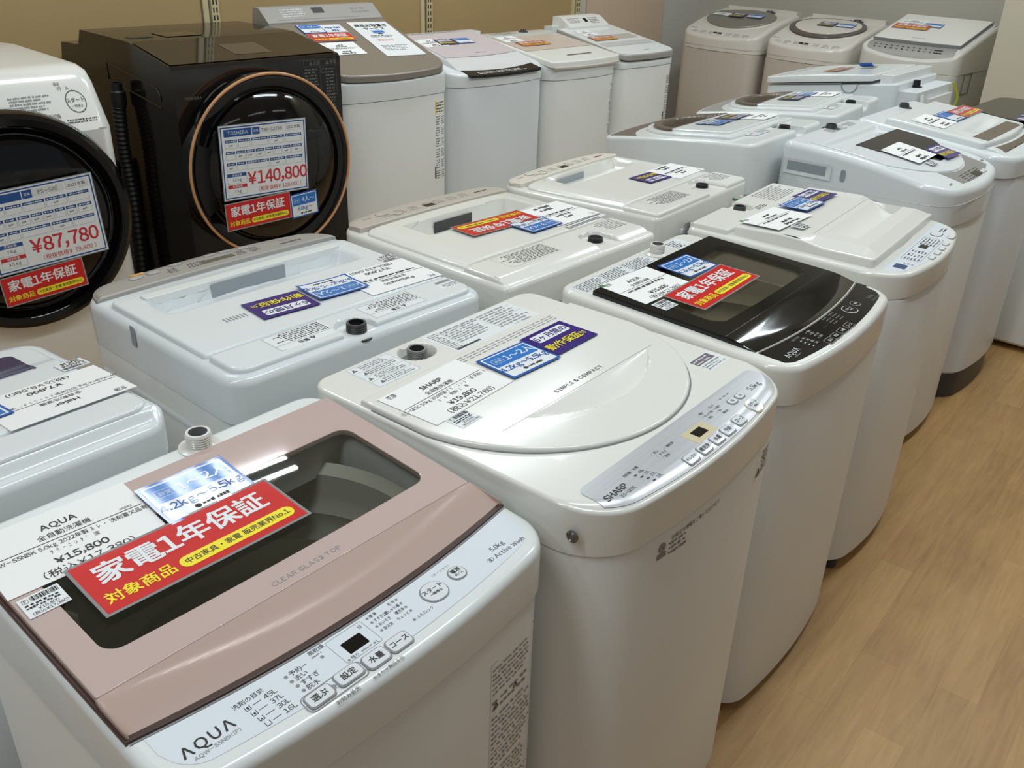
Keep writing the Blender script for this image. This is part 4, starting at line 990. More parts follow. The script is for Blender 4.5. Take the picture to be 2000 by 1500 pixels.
def white_drum_washer():
    t = washer('drum_washing_machine', 'white front-load drum washer with big black round door', .812, 2.9, 0); MACH['B1'] = t
    w = .646; m = MB()
    o = lambda yf, ins: OL(w-2*ins, .78-yf, .05, .03, .012, 0, (yf+.78)/2)
    stack(m, [(.03, o(.012, .0)), (.05, o(.0, 0)), (.5, o(0, 0)), (.94, o(0, 0)), (1.06, o(.085, 0)), (1.09, o(.112, .004)), (1.105, o(.145, .016)), (1.11, o(.18, .045))], WARM); m.build('cabinet', t)
    def face(z): return 0.0-.001 if z < .94 else .085*(z-.94)/.12-.001
    m = MB()
    def put(q, y_off=0):
        m.mats = q.mats; m.mi = q.mi; m.f = q.f; m.v = [(u, face(v)+.012*(u/.323)**2-.0006-w_, v) for u, v, w_ in q.v]
    q = MB(); rect(q, -.30, .9405, .30, .943, INKG)
    fine_print(q, .05, 1.003, .17, 1.045, 5, INKG, 0, 201); text(q, 'コース', .09, .985, .016, INKM); text(q, '運転切換', .155, .985, .014, INKM, sx=.8)
    disc(q, .238, 1.018, .03, INKM, 0, ring=.002); text(q, 'スタート', .238, 1.022, .014, INKM, bold=.01); text(q, '一時停止', .238, 1.006, .009, INKM)
    text(q, '電源', .20, 1.067, .009, INKM); text(q, '切   入', .215, 1.055, .012, INKM); fine_print(q, .19, .962, .29, .974, 2, INKM, 0, 204)
    for k in range(3): fine_print(q, -.16+k*.06, .985, -.12+k*.06, 1.0, 1, INKG, 0, 205+k, .8)
    put(q); m.build('control_panel', t, smooth=False)
    c = (-.012, 0, .706); door = MB()
    lathe(door, [(.325, -.01), (.325, .035), (.318, .052), (.305, .06), (.286, .058), (.276, .045), (.270, .028), (.262, .024), (.258, .03), (.245, .045), (.2, .058), (.1, .066), (.001, .068)], c, BLACKG, 72, 'y'); dr = door.build('door', t, 'black round door with glossy bulging glass')
    m = MB(); tube(m, ring_pts(c[0], c[2], .2595, -.034), .0022, DKGREY, 6); m.build('door_trim', dr)
    m = MB(); rect(m, -.30, .26, .30, .262, INKG); m.v = [(u, -.0012+.012*(u/.323)**2, v) for u, v, w_ in m.v]; m.build('kick_seam', t, smooth=False)
    m = MB(); box(m, -.2, .1, .3, .5, 1.109, 1.112, mat('dark_grey_film', (120, 116, 110), .3)); m.build('top_vent', t, smooth=False)
def black_drum_washer():
    t = washer('drum_washing_machine', 'glossy dark brown front-load drum washer with copper ring round its door', 1.652, 2.9, 0); MACH['B2'] = t
    m = MB(); h = .318
    prof = [(.012, .03), (0, .06), (0, 1.09), (.010, 1.10), (.30, 1.146), (.70, 1.146), (.735, 1.092), (.90, 1.085), (.935, 1.0), (.935, .03)]
    extrude_x(m, prof, -h, h, BROWNG); cab = m.build('cabinet', t, ang=20)
    m = MB(); extrude_x(m, [(.02, 1.1035), (.285, 1.1455), (.285, 1.1462), (.02, 1.1045)], -h+.008, h-.008, BLACKG)
    k = lambda y: 1.1048+(y-.02)*(.1458-.1035+.0)/.265
    rect(m, -.05, .07, .09, .19, mat('display_dim', (70, 64, 54), .15), lambda x, y: k(y)); m.build('control_panel', t, smooth=False)
    m = MB(); box(m, -.16, -.03, .34, .46, 1.146, 1.149, BROWNG); box(m, -.28, -.2, .36, .40, 1.146, 1.1475, INKM); m.build('filter_cover', t, smooth=False)
    m = MB(); x = -h-.0015; n = 6
    pts = [(x, .10, .98), (x, .10, 1.0), (x, .12, 1.02), (x, .5, 1.06), (x, .5, 1.0), (x, .10, .96)]; tube(m, pts, .002, mat('dark_brown_edge', (52, 42, 34), .3), 6); m.build('side_recess', t)
    c = (-.02, 0, .757); m = MB()
    lathe(m, [(.312, -.01), (.312, .055), (.307, .064), (.300, .066), (.268, .058), (.262, .048), (.256, .05), (.25, .062), (.2, .088), (.1, .104), (.001, .108)], c, BLACKG, 80, 'y'); dr = m.build('door', t)
    m = MB(); tube(m, ring_pts(c[0], c[2], .3095, -.066, 80), 0.0052, COPPER, 8); m.build('copper_ring', dr, 'copper coloured ring')
    m = MB(); q = []
    for a in list(range(158, 207, 6)): q.append((c[0]+.296*math.cos(R(a)), c[2]+.296*math.sin(R(a))))
    for a in list(range(206, 157, -6)): q.append((c[0]+.245*math.cos(R(a)), c[2]+.245*math.sin(R(a))))
    nn = len(q); m.add([(x, -.072, z) for x, z in q]+[(x, -.05, z) for x, z in q], [list(range(nn)), *[[i, nn+i, nn+(i+1) % nn, (i+1) % nn] for i in range(nn)]], BLACKP); m.build('door_handle', dr)
    m = MB(); q = MB(); ink = mat('ink_dull_grey', (118, 116, 112), .5); u0, u1, v0, v1 = .165, .300, .905, 1.085
    q.add([(u0, v1, 0), (u0, .965, 0), (.245, v0, 0), (u1, v0, 0), (u1, v1, 0)], [[0, 1, 2, 3, 4]], mat('label_near_black', (30, 29, 28), .3))
    outline_rect(q, u0, .962, u1, v1, .0008, ink); rect(q, (u0+u1)/2-.0004, .96, (u0+u1)/2+.0004, v1, ink, 0, .0003); rect(q, u0, v1-.022, u1, v1-.0215, ink, 0, .0003)
    for a, s in ((u0+.03, '注意'), (u1-.037, '警告')): warn(q, a, v1-.011, .015, ink); text(q, s, a+.024, v1-.011, .014, ink)
    fine_print(q, u0+.004, .965, u0+.062, v1-.026, 9, ink, 0, 210, .5); disc(q, u0+.079, v1-.038, .009, ink, 0, ring=.0015); fine_print(q, u0+.09, .935, u1-.004, v1-.028, 11, ink, 0, 211, .5); warn(q, u0+.085, .926, .016, ink); fine_print(q, u0+.096, .912, u1-.004, .93, 2, ink, 0, 212)
    m.mats, m.mi, m.f = q.mats, q.mi, q.f; m.v = [(u, -.0008-w_, v) for u, v, w_ in q.v]; m.build('warning_sticker', t, smooth=False)
    m = MB(); q = MB(); text(q, 'TOSHIBA', -.255, 1.0, .012, INKWG); m.mats, m.mi, m.f = q.mats, q.mi, q.f; m.v = [(u, -.0008, v) for u, v, w_ in q.v]; m.build('lettering', t, smooth=False)
    # corrugated drain hose standing in the gap on its left
    m = MB(); P = smooth_path([(-h-.035, .36, .96), (-h-.045, .36, .80), (-h-.04, .36, .6), (-h-.045, .37, .35), (-h-.05, .38, .10)], 24)
    tube(m, P, lambda i: .024 if i % 2 else .0195, HOSEB, 16); lathe(m, [(.024, -.02), (.026, .0), (.026, .03), (.019, .035), (.019, .06), (.012, .06)], (-h-.035, .36, .95), HOSEB, 20); m.build('drain_hose', t)
    m = MB(); tube(m, smooth_path([(-h-.03, .48, .72), (-h-.035, .48, .66), (-h-.04, .5, .4), (-h-.05, .5, .08)], 10), .013, HOSEB, 10); m.build('water_hose', t)
def upright(key, label, cx, y, w, d, zs, zf, zr, front_r, bow, bodym, topm, rz=0, housing_h=.03, ztop_off=-.03):
    t = washer('washing_machine', label, cx, y, rz); MACH[key] = t
    yc = d/2
    cabinet(t, w-.006, d, zs-.0015, front_r, .03, bow, bodym, 0, yc)
    k = (zr-zf)/.46
    P = lambda x, y_: zf+k*(min(y_, .47)-.01)
    m = MB(); slab(m, OL(w, d+.004, front_r, .03, bow, 0, yc, inset=.014), lambda x, y_: P(x, y_)+ztop_off, zs, .014, topm, 12, seg=5); m.build('top_housing', t)
    return t, P
def front_legend(t, w, d, front_r, bow, x0, x1, z0, z1, draw):
    o = OL(w-.006, d, front_r, .03, bow, 0, d/2); front_sticker(t, x0, x1, z0, z1, lambda u: o.f0(u), draw)

def tan_lid_washer():
    t, P = upright('B3', 'white washer with wide metallic tan lid and raised console, beside the dark drum washer', 2.285, 2.965, .578, .56, .90, 1.0, 1.145, .06, .03, BODY, WHITE)
    m = MB(); slab(m, OL(.566, .475, .07, .012, .03, 0, .235, inset=.009), P, lambda x, y: P(x, y)-.024, .009, TAN, 14, seg=5); m.build('lid', t, 'metallic tan lid')
    m = MB(); extrude_x(m, [(.475, 1.09), (.475, 1.148), (.545, 1.2), (.585, 1.2), (.60, 1.15), (.60, 1.09)], -.275, .285, SILVG)
    k = lambda y: 1.1483+(y-.475)*.052/.07
    fine_print(m, -.19, .495, -.06, .535, 4, INKW, lambda x, y: k(y), 220); rect(m, -.04, .51, .015, .535, DKGREY, lambda x, y: k(y), .0005); fine_print(m, -.22, .482, .2, .488, 1, INKG, lambda x, y: k(y), 221); fine_print(m, .15, .5, .24, .53, 2, INKG, lambda x, y: k(y), 222)
    m.build('console', t, 'silver-grey console')
    def draw(q):
        rect(q, .195, .815, .262, .872, YSTK, 0, .0002); fine_print(q, .2, .82, .258, .868, 4, mat('ink_olive', (110, 104, 20), .5), 0, 223, eps=.0004)
        for k in range(6): fine_print(q, .198, .545+k*.045, .225, .585+k*.045, 4, INKG, 0, 224+k, .5); fine_print(q, .232, .548+k*.045, .258, .583+k*.045, 4, INKG, 0, 234+k, .5)
        rect(q, .19, .55, .197, .60, INKM, 0, .0002)
    front_legend(t, .578, .56, .06, .03, .19, .262, .54, .872, draw)
def lilac_lid_washer():
    t, P = upright('B4', 'white washer with pale lilac lid and dark strip panel behind its front edge', 2.873, 2.965, .578, .56, .905, .965, 1.055, .075, .04, BODYB, COOL, ztop_off=-.012)
    f = lambda x: .075-.03*(1-(x/.21)**2)
    m = MB(); top = lambda x, y: P(x, y)+.012-.02*sstep(.16, .06, y)
    slab(m, FO(f, lambda x: .46, -.215, .22, 36), lambda x, y: top(x, y), lambda x, y: P(x, y)-.016, .006, mat('pale_silver_plastic', (214, 214, 214), .25), 14)
    grid(m, FO(lambda x: .165-.015*(1-(x/.21)**2), lambda x: .46, -.21, .215, 30), lambda x, y: top(x, y)+.0012, LILAC, 8)
    fine_print(m, -.012, .186, .05, .194, 1, INKG, lambda x, y: top(x, y)+.0012, 242, .9, word=(3, 9), ragged=0); m.build('lid', t, 'pale lilac glass lid')
    m = MB(); sl = lambda x, y: P(x, y)-.010-.02*(1-sstep(.0, .1, y)); slab(m, FO(lambda x: .012-.022*(1-(x/.25)**2), lambda x: f(x)+.02, -.205, .215, 30), lambda x, y: P(x, y)-.0085, lambda x, y: P(x, y)-.02, .001, BLACKP, 6)
    fine_print(m, -.15, .005, .17, .03, 2, INKW, lambda x, y: P(x, y)-.0083, 240); m.build('control_panel', t)
    m = MB(); box(m, -.297, -.288, .1, .2, .69, .73, COOL); box(m, -.299, -.296, .115, .185, .70, .72, mat('recess_grey', (150, 158, 164), .4)); m.build('side_hook', t)
    m = MB(); box(m, -.27, .27, .47, .54, 1.03, 1.062, COOL); fine_print(m, -.2, .48, .2, .53, 3, INKWG, 1.062, 241); m.build('rear_housing', t)
def beige_lid_washer():
    t, P = upright('B5', 'white washer with pinkish beige lid and long handle slot', 3.413, 2.965, .486, .56, .885, .958, 1.022, .06, .03, BODY, WHITE, ztop_off=-.014)
    f = lambda x: .03-.02*(1-(x/.24)**2); top = lambda x, y: P(x, y)+.010
    m = MB(); slab(m, FO(f, lambda x: .44, -.232, .236, 36), top, lambda x, y: P(x, y)-.016, .008, WARM, 12)
    grid(m, FO(lambda x: .20, lambda x: .435, -.225, .228, 20), lambda x, y: top(x, y)+.0012, mat('panel_pink_beige', (208, 192, 180), .2), 8)
    rect(m, -.06, .085, .11, .1, BRONZE, top, .0004); m.build('lid', t)
    m = MB(); slab(m, FO(lambda x: -.012-.02*(1-(x/.24)**2)+.02, lambda x: f(x)-.001, -.225, .232, 30), lambda x, y: P(x, y)-.0125, lambda x, y: P(x, y)-.02, .0006, PANELB, 4); m.build('control_panel', t)
    m = MB(); box(m, -.23, .22, .455, .54, 1.0, 1.036, WARM); fine_print(m, -.18, .465, .0, .53, 4, INKWG, 1.036, 250); m.build('rear_housing', t); inlet(t, .05, .5, 1.036, DKGREY, .014, .012, False, DKGREY)
    def draw(q):
        for k in range(4): fine_print(q, .185, .60+k*.055, .235, .648+k*.055, 5, INKG, 0, 251+k, .5)
        rect(q, .183, .742, .235, .757, INKM, 0, .0002); rect(q, .178, .64, .23, .648, INKM, 0, .0002); warn(q, .195, .835, .014, INKM)
    front_legend(t, .486, .56, .06, .03, .178, .236, .58, .85, draw)
def hung_lid_washer():
    t, P = upright('B6', 'white washer with thick overhanging lid and white console, at the gold wall end', 3.885, 2.965, .44, .56, .90, .965, 1.045, .05, .02, BODY, WHITE, ztop_off=-.036)
    m = MB(); top = lambda x, y: P(x, y)
    slab(m, OL(.44, .475, .06, .02, .015, 0, .232, inset=.007), top, lambda x, y: P(x, y)-.026, .007, WHITE, 14, side=SILVG)
    tr = FO(lambda x: .24, lambda x: .31, -.09, .18, 4); grid(m, tr, lambda x, y: top(x, y)+.0008, PANELB, 3); grid(m, FO(lambda x: .14, lambda x: .2, -.19, .19, 4), lambda x, y: top(x, y)+.0008, mat('panel_pale_grey', (196, 198, 198), .25), 3)
    fine_print(m, .0, .05, .05, .062, 1, INKWG, top, 260); m.build('lid', t)
    m = MB(); extrude_x(m, [(.43, 1.02), (.43, 1.05), (.50, 1.092), (.555, 1.095), (.56, 1.02)], -.15, .16, WARM)
    k = lambda y: 1.0503+(y-.43)*.6
    fine_print(m, -.12, .455, -.02, .49, 4, INKG, lambda x, y: k(y), 261); rect(m, .0, .46, .025, .485, BLACKP, lambda x, y: k(y), .0005); fine_print(m, .04, .445, .12, .49, 4, INKG, lambda x, y: k(y), 262); m.build('console', t)
    m = MB(); box(m, -.21, .21, .50, .558, 1.0, 1.05, WHITE); m.build('rear_housing', t)
    def draw(q):
        for k in range(5): fine_print(q, .15, .60+k*.05, .2, .645+k*.05, 5, INKG, 0, 263+k, .5)
        rect(q, .142, .62, .15, .66, INKM, 0, .0002)
    front_legend(t, .44, .56, .05, .02, .14, .205, .58, .86, draw)

def oval_lid_washer(key, label, y, w, two):
    t = washer('washing_machine', label, 5.2, y, -90); MACH[key] = t
    d = .50; zs = .865; 
    cabinet(t, w-.006, d, zs-.0015, .06, .03, .03, BEIGE)
    def S(x, yy): return .935+.17*(1-math.exp(-(yy+.25)*2.9))*1.05-.10*max(0, .02-(yy+.25))
    m = MB(); slab(m, OL(w, d+.004, .07, .03, .035, 0, 0, inset=.025), S, zs, .025, mat('cream_white_plastic', (220, 215, 206), .16), 18, seg=7); m.build('top_housing', t)
    band = MB(); skirt(band, loop(OL(w, d+.004, .07, .03, .035, inset=.0004)), .888, .0008, .886, BEIGE, 1); band.build('trim_line', t)
    rx, ry, cy = .222, .15, .015
    m = MB(); slab(m, ellipse(0, cy, rx+.016, ry+.012), lambda x, yy: S(x, yy)+.004, lambda x, yy: S(x, yy)-.004, .004, mat('cream_white_plastic', (220, 215, 206), .16), 10); m.build('lid_surround', t)
    m = MB()
    if not two: slab(m, ellipse(0, cy, rx, ry), lambda x, yy: S(x, yy)+.014, lambda x, yy: S(x, yy), .006, TAND, 10)
    else:
        slab(m, ellipse(0, cy, rx, ry), lambda x, yy: S(x, yy)+.014, lambda x, yy: S(x, yy), .006, mat('ring_dark_taupe', (92, 84, 80), .2), 10)
        slab(m, ellipse(0, cy+.006, rx-.028, ry-.026), lambda x, yy: S(x, yy)+.0165, lambda x, yy: S(x, yy)+.01, .002, mat('lid_cream', (220, 214, 204), .1), 10)
    m.build('lid', t, 'oval tan lid' if not two else 'cream oval lid with dark ring')
    m = MB(); pt = lambda x, yy: S(x, yy)+.0003
    for k in range(7): fine_print(m, -.2+k*.06, -.215, -.155+k*.06, -.185, 3, INKG, pt, 270+k, .5)
    rect(m, -.045, -.205, -.02, -.19, BLACKP, pt, .0006); rect(m, -.012, -.205, .013, -.19, BLACKP, pt, .0006); fine_print(m, -.235, -.17, -.185, -.16, 1, INKG, pt, 279, .8, word=(3, 9), ragged=0)
    m.build('control_legend', t)
    m = MB(); box(m, -w/2+.05, w/2-.01, .205, .25, .98, 1.085, mat('cream_white_plastic', (220, 215, 206), .16)); m.build('rear_housing', t)
    inlet(t, .09, .185, S(.09, .185)+.002, DKGREY, .02, .012, False, DKGREY)
def square_lid_washer():
    t = washer('washing_machine', 'white washer with large square lid beside the beige pillar', 5.19, 2.14, -90); MACH['R3'] = t
    w, d, zs = .54, .50, .90
    cabinet(t, w-.006, d, zs-.0015, .045, .02, .015, mat('painted_greyish_white', (200, 198, 188), .34))
    P = lambda x, y: 1.0+(min(y, .2)+.25)*.27
    m = MB(); slab(m, OL(w, d+.004, .05, .02, .02, inset=.02), lambda x, y: P(x, y)-.005-.05*sstep(-.19, -.25, y), zs, .02, mat('greyish_white_plastic', (216, 214, 206), .25), 16, seg=5); m.build('top_housing', t)
    m = MB(); slab(m, OL(.47, .375, .012, .01, .006, 0, .02, inset=.004), lambda x, y: P(x, y)+.012, lambda x, y: P(x, y)-.006, .004, mat('lid_grey_white', (232, 230, 223), .3), 8, side=GREYP); text(m, 'BEAT WASH', .0, -.12, .014, INKWG, surf=lambda x, y: P(x, y)+.022) if 0 else fine_print(m, -.04, -.125, .03, -.113, 1, INKWG, lambda x, y: P(x, y)+.012, 281); m.build('lid', t)
    m = MB(); k = lambda x, y: P(x, y)-.0035-.05*sstep(-.19, -.25, y); slab(m, FO(lambda x: -.244+.015*(x/.24)**2, lambda x: -.172, -.235, .225, 30), lambda x, y: k(x, y)+.001, lambda x, y: k(x, y)-.004, .0006, SILVG, 8, seg=1)
    for i in range(12): fine_print(m, -.2+i*.03, -.215, -.185+i*.03, -.195, 2, INKM, lambda x, y: k(x, y)+.001, 282+i, .5)
    rect(m, .12, -.212, .165, -.198, BLACKP, lambda x, y: k(x, y)+.001, .0005); grid(m, FO(lambda x: -.247+.015*(x/.24)**2, lambda x: -.236+.015*(x/.24)**2, -.235, .225, 20), lambda x, y: k(x, y)+.0022, GREYP, 2); m.build('control_panel', t)
    m = MB(); x = w/2-.001; pts = [(x+.002, -.12, .80), (x+.002, -.03, .80), (x+.002, -.03, .90), (x+.002, -.12, .90), (x+.002, -.12, .80)]; tube(m, pts, .003, GREYP, 6); m.build('side_plate', t)

white_drum_washer(); black_drum_washer(); tan_lid_washer(); lilac_lid_washer(); beige_lid_washer(); hung_lid_washer()
oval_lid_washer('R1', 'beige washer with tan oval lid, in the corner by the grey wall', 3.325, .55, False)
oval_lid_washer('R2', 'beige washer with dark-ringed cream oval lid, along the grey wall', 2.745, .52, True)
square_lid_washer()

# ------------------------------------------------------------------ tags and cards
def place(o, key, x, y, z, rot=0, slope=0, upright_=False):
    t = MACH[key]; M = Matrix.Translation(t.location) @ Matrix.Rotation(t.rotation_euler.z, 4, 'Z') @ Matrix.Translation((x, y, z))
    M = M @ Matrix.Rotation(math.pi/2 if upright_ else slope, 4, 'X') @ Matrix.Rotation(R(rot), 4, 'Z'); o.matrix_world = M
def sheet(w, h, face, bend, draw, margin=0, rad=.0015, film=None):
    m = MB(); n, k = 12, 6; t = .0006
    bend = bend or (lambda u, v: 0)
    def plate(hw, hh, z, material):
        vs = []; 
        for s in (0, 1):
            for i in range(n+1):
                for j in range(k+1):
                    u, v = -hw+2*hw*i/n, -hh+2*hh*j/k; vs.append((u, v, bend(u, v)+z+(t if s else 0)))
        N = (n+1)*(k+1); fs = [[N+i*(k+1)+j, N+(i+1)*(k+1)+j, N+(i+1)*(k+1)+j+1, N+i*(k+1)+j+1] for i in range(n) for j in range(k)]
        fs += [[i*(k+1)+j, i*(k+1)+j+1, (i+1)*(k+1)+j+1, (i+1)*(k+1)+j] for i in range(n) for j in range(k)]
        ed = [i*(k+1) for i in range(n+1)]+[n*(k+1)+j for j in range(1, k+1)]+[i*(k+1)+k for i in range(n-1, -1, -1)]+[j for j in range(k-1, 0, -1)]
        fs += [[ed[i], ed[(i+1) % len(ed)], N+ed[(i+1) % len(ed)], N+ed[i]] for i in range(len(ed))]; m.add(vs, fs, material)
    if film: plate(w/2+margin, h/2+margin, 0, film)
    plate(w/2, h/2, .0003 if film else 0, face)
    draw(m, lambda u, v: bend(u, v)+t+(.0005 if film else .0002)); return m
def tagged(m, name, label, cat, group, key, x, y, z, rot=0, slope=0, up=False):
    o = m.build(name, smooth=True, ang=30); o['label'] = label; o['category'] = cat
    if group: o['group'] = group
    place(o, key, x, y, z, rot, slope, up); return o
def curl(a, b): return lambda u, v: .0012+a*u*u+b*v*v
def warranty(key, x, y, z, label, rot=0, slope=0, w=.264, bend=None, up=False, red=None, small=False):
    h = w*.36; k = w/.264; face = red or RED
    def draw(m, s):
        T = lambda t, u, v, e, c, **q: text(m, t, u*k, v*k, e*k, c, surf=s, **q)
        T('家電1年保証', -.003, .0165, .0405, INKW if 0 else LAMW, bold=.022, sx=1.0)
        T('対象商品', -.082, -.0262, .0215, YELL, bold=.016, sx=.98)
        round_rect(m, -.034*k, -.0375*k, .124*k, -.0165*k, .010*k, YELL, s, .0002); T('中古家具・家電 販売業界No.1', .045, -.0268, .0116, INKM, bold=.012, sx=.93)
    return tagged(sheet(w, h, face, bend or curl(0, 0), draw, .004*k, film=CLEARF), 'warranty_tag', label, 'tag', 'one year warranty tags', key, x, y, z, rot, slope, up)
def capacity(key, x, y, z, label, line1='1~2人', line2='4.2kg~5.5kg', rot=0, slope=0, w=.118, bend=None, up=False, h=None):
    h = h or w*.75; k = w/.118; vy = h/(w*.75)
    def draw(m, s):
        T = lambda t, u, v, e, c, **q: text(m, t, u*k, v*k*vy, e*k, c, surf=s, **q)
        round_rect(m, -.0545*k, -.0395*k*vy, .0545*k, .0395*k*vy, .003*k, LAMW, s, .0001); round_rect(m, -.051*k, .000*k, .051*k, .0365*k*vy, .003*k, BLUE, s, .0003)
        outline_rect(m, -.045*k, .010*k*vy, -.021*k, .026*k*vy, .0007*k, LAMW, s, .0005, .002*k); T('目安', -.033, .0176, .0085, LAMW, eps=.0006)
        T(line1, .017, .0178, .0215, LAMW, bold=.012, eps=.0006); T(line2, .0, -.0125, .0185, BLUED, bold=.010, sx=.95, eps=.0006)
        disc(m, -.016*k, -.0305*k*vy, .0042*k, INKM, s, .0006); fine_print(m, -.010*k, -.034*k*vy, .030*k, -.027*k*vy, 1, INKM, s, 5, .8, .0006, ragged=0)
    return tagged(sheet(w, h, BLUED, bend or curl(0, 0), draw), 'capacity_tag', label, 'tag', 'blue capacity tags', key, x, y, z, rot, slope, up)
def purple(key, x, y, z, label, rot=0, slope=0, w=.118, bend=None, face=None):
    h = w*.745; k = w/.118
    def draw(m, s):
        round_rect(m, -.045*k, .007*k, .045*k, .034*k, .004*k, LAMW, s, .0002); text(m, '6ヶ月間の', 0, .0205*k, .0195*k, PURP, surf=s, bold=.012, eps=.0005)
        text(m, '動作保証', -.0085*k, -.0175*k, .0235*k, YELL, surf=s, bold=.012, eps=.0005); text(m, '付', .045*k, -.0185*k, .014*k, YELL, surf=s, bold=.01, eps=.0005)
    return tagged(sheet(w, h, face or PURP, bend or curl(0, 0), draw), 'guarantee_tag', label, 'tag', 'purple six month tags', key, x, y, z, rot, slope)
def card(key, x, y, z, label, brand, model, note, price, tax, rot=0, slope=0, w=.19, h=.127, mark='F', green=False, num=''):
    def draw(m, s):
        T = lambda t, u, v, e, c=INKM, **q: text(m, t, u, v, e, c, surf=s, **q)
        H = h/.127; W = w/.19
        rect(m, -.092*W, .0055*H, .092*W, .0065*H, INKM, s)
        outline_rect(m, -.082*W, .047*H, -.066*W, .058*H, .0006, INKM, s, rad=.002); T(mark, -.074*W, .0525*H, .0095)
        if num: T(num, .082*W, .0115*H, .0055, align='r')
        if brand: T(brand, 0, .0345*H, .0145, bold=.012); T('全自動洗濯機', .0, .0165*H, .0112, sx=.95)
        else: fine_print(m, -.018*W, .028*H, .018*W, .038*H, 1, INKM, s, 3, .9, ragged=0); fine_print(m, -.03*W, .012*H, .03*W, .021*H, 1, INKM, s, 4, .9, ragged=0)
        if model: T(model, 0, -.0025*H, .0098, sx=.82)
        else: fine_print(m, -.075*W, -.007*H, .075*W, .002*H, 1, INKM, s, 5, .75, ragged=.1)
        if note: T(note, 0, -.0145*H, .0088, sx=.8)
        if price: T(price, 0, -.033*H, .0155, bold=.012, sx=1.05); T(tax, .002, -.0515*H, .0155, bold=.004, sx=1.05)
        else: fine_print(m, -.026*W, -.039*H, .026*W, -.027*H, 1, INKM, s, 6, .9, ragged=0); fine_print(m, -.038*W, -.057*H, .038*W, -.044*H, 1, INKM, s, 8, .9, ragged=0)
        if green: rect(m, -.095*W, .052*H, -.083*W, .0635*H, GREEN, s, .0006)
    return tagged(sheet(w, h, PAPER, None, draw), 'price_card', label, 'price card', 'white price cards', key, x, y, z, rot, slope)
def barsticker(key, x, y, z, label, t1, t2, rot=0, slope=0, w=.045, h=.036):
    def draw(m, s):
        barcode(m, -.010, .007, .020, .0155, INKM, s); text(m, 'F', -.0155, .011, .006, INKM, surf=s); outline_rect(m, -.019, .0075, -.0122, .0145, .0004, INKM, s, rad=.001)
        fine_print(m, -.019, -.004, .020, .005, 2, INKM, s, 7, .7, ragged=.1); 
        if t1: text(m, t1, .002, -.0075, .0058, INKM, surf=s); text(m, t2, .002, -.0135, .0058, INKM, surf=s)
        else: fine_print(m, -.016, -.0165, .018, -.0055, 2, INKM, s, 9, .7)
    return tagged(sheet(w, h, LAMW, None, draw), 'barcode_label', label, 'label', 'barcode labels', key, x, y, z, rot, slope)

# pink
k = math.atan(.033/.517); PZ = lambda y: (.8605+.0638*y)+.0102
card('pink', -.168, .157, PZ(.157), 'white price card reading ¥15,800 on the rose gold lid', 'AQUA', 'AQW-S5NBK 5.0kg 2022年製 ｽﾚ･洗剤蓋欠品有', 'ｸﾘｰﾆﾝｸﾞ 済', '¥15,800', '(税込¥17,380)', -3, k, num='00882')
capacity('pink', -.011, .135, PZ(.135)+.0012, 'blue and white 1~2 person tag on the rose gold lid', rot=-1.5, slope=k, w=.124, bend=lambda u, v: .002+.9*max(0, u-.03)**2+.25*v*v+.0006*math.sin(u*90))
warranty('pink', -.071, .046, PZ(.046)+.0022, 'red one year warranty tag across the rose gold lid window', -1, k, .262, curl(.06, .2))
barsticker('pink', -.239, .073, PZ(.073), 'barcode label below the price card on the rose gold lid', '¥15,800', '(税込¥17,380)', -1, k)
# sharp
LZ = .8892
card('sharp', -.163, .107, LZ, 'white price card reading ¥19,800 on the white round-fronted lid', 'SHARP', 'ES-GE5C 5.5kg 2019年製 ｸﾘｰﾆﾝｸﾞ済 天板ｸﾃ-', 'ｶﾞﾀ･側面ｷｽﾞ有', '¥19,800', '(税込¥21,780)', 2.5, 0, .187, .122, '下店', num='00-00' if 0 else '')
capacity('sharp', -.001, .092, LZ+.0008, 'blue and white 1~2 person tag on the white round-fronted lid', rot=-3, w=.118)
purple('sharp', .120, .097, LZ+.0004, 'purple six month guarantee tag on the white round-fronted lid', 0)
barsticker('sharp', -.212, .027, LZ-.0006, 'barcode label on the front left of the white round-fronted lid', '¥19,800', '(税込¥21,780)', 2)
# black
k = math.atan(.022/.542); BZ = lambda y: .862+.0406*y+.0108
card('F3', -.131, .137, BZ(.137), 'white price card reading ¥15,800 on the black glass lid', 'AQUA', '', '', '¥15,800', '(税込¥17,380)', -3, k, .172, .12, '中古', True)
capacity('F3', .028, .127, BZ(.127)+.001, 'blue and white 1~2 person tag on the black glass lid', rot=-3, slope=k, w=.115, bend=curl(.3, .2))
warranty('F3', -.038, .03, BZ(.03)+.002, 'red one year warranty tag on the black glass lid', 1, k, .25, curl(.05, .1))
barsticker('F3', -.194, .054, BZ(.054), 'barcode label below the price card on the black glass lid', '¥15,800', '(税込¥17,380)', -2, k)
# scooped lid
SZ = .8905
card('F4', -.129, .108, SZ-.003, 'white price card on the scooped white lid', '', '', '', '', '', -5, -.03, .185, .112, '中古', True)
capacity('F4', .042, .104, SZ-.0023, 'blue and white 1~2 person tag on the scooped white lid', rot=-4, slope=-.03, w=.118, h=.082)
purple('F4', .152, .11, SZ-.0026, 'purple six month guarantee tag on the scooped white lid', -4, -.03, .112)
barsticker('F4', -.158, .032, SZ-.0003, 'barcode label on the scooped white lid', '', '', -4, -.03)
